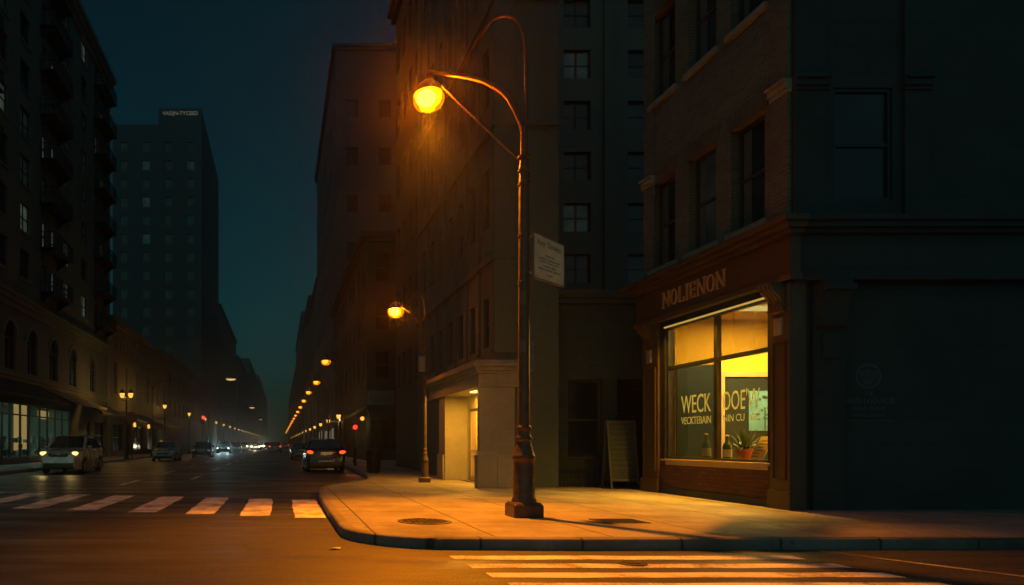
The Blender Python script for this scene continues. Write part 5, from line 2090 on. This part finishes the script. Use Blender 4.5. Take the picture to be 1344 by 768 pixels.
            rm.lathe((cx_ + o_ - sx * .02, w, wheel), [(wheel * .66, -.02), (wheel * .66, .02), (wheel * .57, .02), (wheel * .57, -.02)], 26, axis='x', cap=False)
            rm.lathe((cx_ + o_, w, wheel), [(.055, -.02), (.05, .012)], 12, axis='x')
            rm.lathe((cx_ + o_ * .3, w, wheel), [(wheel * .6, -.01), (wheel * .6, .01)], 20, axis='x')
            rm.build('rim', 'rim_alloy', ty)
        # lamps
        zf = top[1][1] - .075
        hd = MB()
        hd.ball((0, 0, 0), .27, .13, .105, 16, 9)
        for v in hd.v:
            ang = -sx * .42
            x_, y_ = v.x, v.y
            v.x, v.y = x_ * math.cos(ang) - y_ * math.sin(ang), x_ * math.sin(ang) + y_ * math.cos(ang)
            v.z += sx * v.x * .18
            v += Vector((sx * hw * .64, -hl + .2, zf))
        hd.build('headlight', front, t, smooth=True)
        tl = MB()
        tl.ball((0, 0, 0), .30, .1, .095, 14, 8)
        for v in tl.v:
            ang = sx * .38
            x_, y_ = v.x, v.y
            v.x, v.y = x_ * math.cos(ang) - y_ * math.sin(ang), x_ * math.sin(ang) + y_ * math.cos(ang)
            v.z -= sx * v.x * -.22
            v += Vector((sx * hw * .68, hl - .1, belt - .12))
        tl.build('tail_light', rear, t, smooth=True)
        MB().ball((sx * hw * .66, -hl + .09, .36), .1, .05, .05, 10, 6).build('fog_lamp', 'unlit_lens', t, smooth=True)
    MB().prism([(-.46, .0), (.46, .0), (.4, -.16), (-.4, -.16)], lambda a_, b_, tt: Vector((a_, tt, top[1][1] - .03 + b_)), -hl - .012, -hl + .12).build('grille', 'car_black_trim', t)
    p = MB()
    p.box(-.34, .34, -hl - .02, -hl - .0125, top[1][1] - .066, top[1][1] - .052)
    p.box(-.31, .31, -hl - .02, -hl - .0125, top[1][1] - .1, top[1][1] - .088)
    p.build('grille_bars', 'steel', t)
    p = MB()
    for j in range(3):
        a_ = math.pi / 2 + j * 2 * math.pi / 3
        p.ball((.035 * math.cos(a_), -hl - .024, top[1][1] - .075 + .035 * math.sin(a_)), .03, .01, .03, 8, 6)
    p.build('emblem', 'steel', t)
    MB().box(-.68, .68, -hl - .004, -hl + .2, .27, .27 + .24 * top[1][1]).build('air_intake', 'car_black_trim', t, bevel=0.02)
    MB().box(-.72, .72, hl - .22, hl + .018, .27, .42).build('rear_valance', 'car_black_trim', t, bevel=0.02)
    MB().box(-.26, .26, hl + .004, hl + .012, belt - .2, belt - .08).build('number_plate', plate, t)
    MB().box(-.36, .36, hl - .1, hl + .03, .5, .56).build('bumper_strip', 'steel', t, bevel=0.008)
    MB().tube([(.1, y3 - .06, zb + .06), (-.25, y3 - .12, zb + .12)], .01, 5).build('wiper', 'car_black_trim', t)
    if wagon:
        for sx in (-1, 1):
            MB().tube([(sx * wr * .88, y1 + .35, zr - .01), (sx * wr * .9, y1 + .5, zr + .05), (sx * wr * .9, y2 - .45, zr + .05), (sx * wr * .88, y2 - .25, zr - .01)], .018, 7).build('roof_rail', 'car_black_trim', t, True)
    return t


van = make_car('people_carrier', 'silver grey people carrier with lit amber headlights facing the viewer', 'silver_paint', 4.6, 1.9, 1.74,
               belt=1.1, roof=(-1.2, -0.3, 1.0, 2.15), wheel=.35, front='head_lamp_warm',
               top=[(-2.3, .82), (-2.18, .96), (-1.75, 1.05), (-1.15, 1.12), (0, 1.14), (2.1, 1.16), (2.26, 1.06), (2.3, .9)])
van.location = (-9.87, 32.7, 0)
van.rotation_euler = (0, 0, R(0.5))
c2 = make_car('hatchback', 'grey hatchback with dark headlights parked behind the people carrier', 'grey_paint', 4.4, 1.82, 1.5, front='unlit_lens', wagon=False)
c2.location = (-8.65, 52.4, 0)
c2.rotation_euler = (0, 0, R(1))
c3 = make_car('hatchback', 'dark hatchback third in the left hand line of cars', 'black_paint', 4.4, 1.82, 1.5, front='unlit_lens', wagon=False)
c3.location = (-7.35, 65.4, 0)
c3.rotation_euler = (0, 0, R(1))
c4 = make_car('hatchback', 'blue car with cool white headlights fourth in the left hand line', 'blue_paint', 4.5, 1.84, 1.5, front='head_lamp_cool', wagon=False)
c4.location = (-7.35, 90, 0)
c4.rotation_euler = (0, 0, R(0))
o = dup(c3, 'small black car tucked behind the blue car with cool headlights', (-6.6, 100, 0), R(2))
wag = make_car('estate_car', 'black estate car with glowing red tail lights at the right kerb', 'black_paint', 4.6, 1.86, 1.58, belt=1.04, rear='tail_lamp_red', plate='number_glow')
wag.location = (2.1, 34.2, 0)
wag.rotation_euler = (0, 0, R(180 + 1))
for ch in wag.children:
    pass
c5 = make_car('saloon', 'unlit dark car parked beyond the black estate car', 'black_paint', 4.5, 1.82, 1.46, wagon=False)
c5.location = (1.75, 58, 0)
c5.rotation_euler = (0, 0, R(180))
c6 = make_car('saloon', 'brown car driving away with glowing tail lights in the middle of the street', 'brown_paint', 4.5, 1.84, 1.48, rear='tail_lamp_red', wagon=False)
c6.location = (-0.75, 98, 0)
c6.rotation_euler = (0, 0, R(180))
dup(c5, 'farther unlit car parked at the right kerb beyond the first parked one', (1.9, 72, 0), R(180))
dup(c6, 'farthest car driving away with tail lights beyond the brown car', (1.0, 150, 0), R(180))
onc = make_car('saloon', 'oncoming car with blazing white headlights, nearest of the far queue', 'grey_paint', 4.5, 1.84, 1.5, front='head_lamp_white', wagon=False, group='oncoming cars in the far queue')
onc.location = (-4.6, 128, 0)
far = [(-7.2, 136), (-2.6, 140), (-5.0, 152), (-7.4, 160), (-2.9, 172), (-5.2, 186), (-7.5, 200), (-3.0, 214), (-5.3, 236), (-2.9, 262), (-7.2, 280)]
names = ['second', 'third', 'fourth', 'fifth', 'sixth', 'seventh', 'eighth', 'ninth', 'tenth', 'eleventh', 'last']
for (x_, y_), nm in zip(far, names):
    dup(onc, 'oncoming car with blazing white headlights, %s in the far queue' % nm, (x_, y_, 0), 0)
for x_, y_, e_ in ((-4.6, 124.5, 120), (-6.5, 146, 140), (-3.5, 166, 180), (-5.5, 196, 240), (-4, 230, 300)):
    point('headlight_glow', (x_, y_, 0.75), e_, (1.0, 0.85, 0.55), 0.3)
# light thrown by the lit lamps of the nearest cars
def beam(loc, power, col, yaw=0):
    d = bpy.data.lights.new('headlight_beam', 'SPOT')
    d.energy = power
    d.color = col
    d.spot_size = R(75)
    d.spot_blend = 1.0
    d.shadow_soft_size = 0.08
    o = bpy.data.objects.new('headlight_beam', d)
    COL.objects.link(o)
    o.location = loc
    o.rotation_euler = (R(78), 0, R(180 + yaw))


for x_ in (-10.52, -9.22):
    beam((x_, 30.2, .7), 12, (1, .66, .2))
for x_ in (-7.95, -6.75):
    beam((x_, 87.5, .68), 160, (.6, .95, 1))

# ================================================================== HAZE
hz = MB()
hz.box(-145, 145, -38, 1145, -1.3, 72)
ho = hz.build('haze', 'iron')
tag(ho, kind='stuff')
m, nt, out = new_mat('haze_air')
pv_ = N(nt, 'ShaderNodeVolumePrincipled')
pv_.inputs['Color'].default_value = (0.86, 0.93, 0.93, 1)
pv_.inputs['Density'].default_value = HAZE
pv_.inputs['Anisotropy'].default_value = 0.935      # fine mist scatters forward: lamps wear a glow
L(nt, pv_.outputs[0], out.inputs['Volume'])
ho.data.materials[0] = m
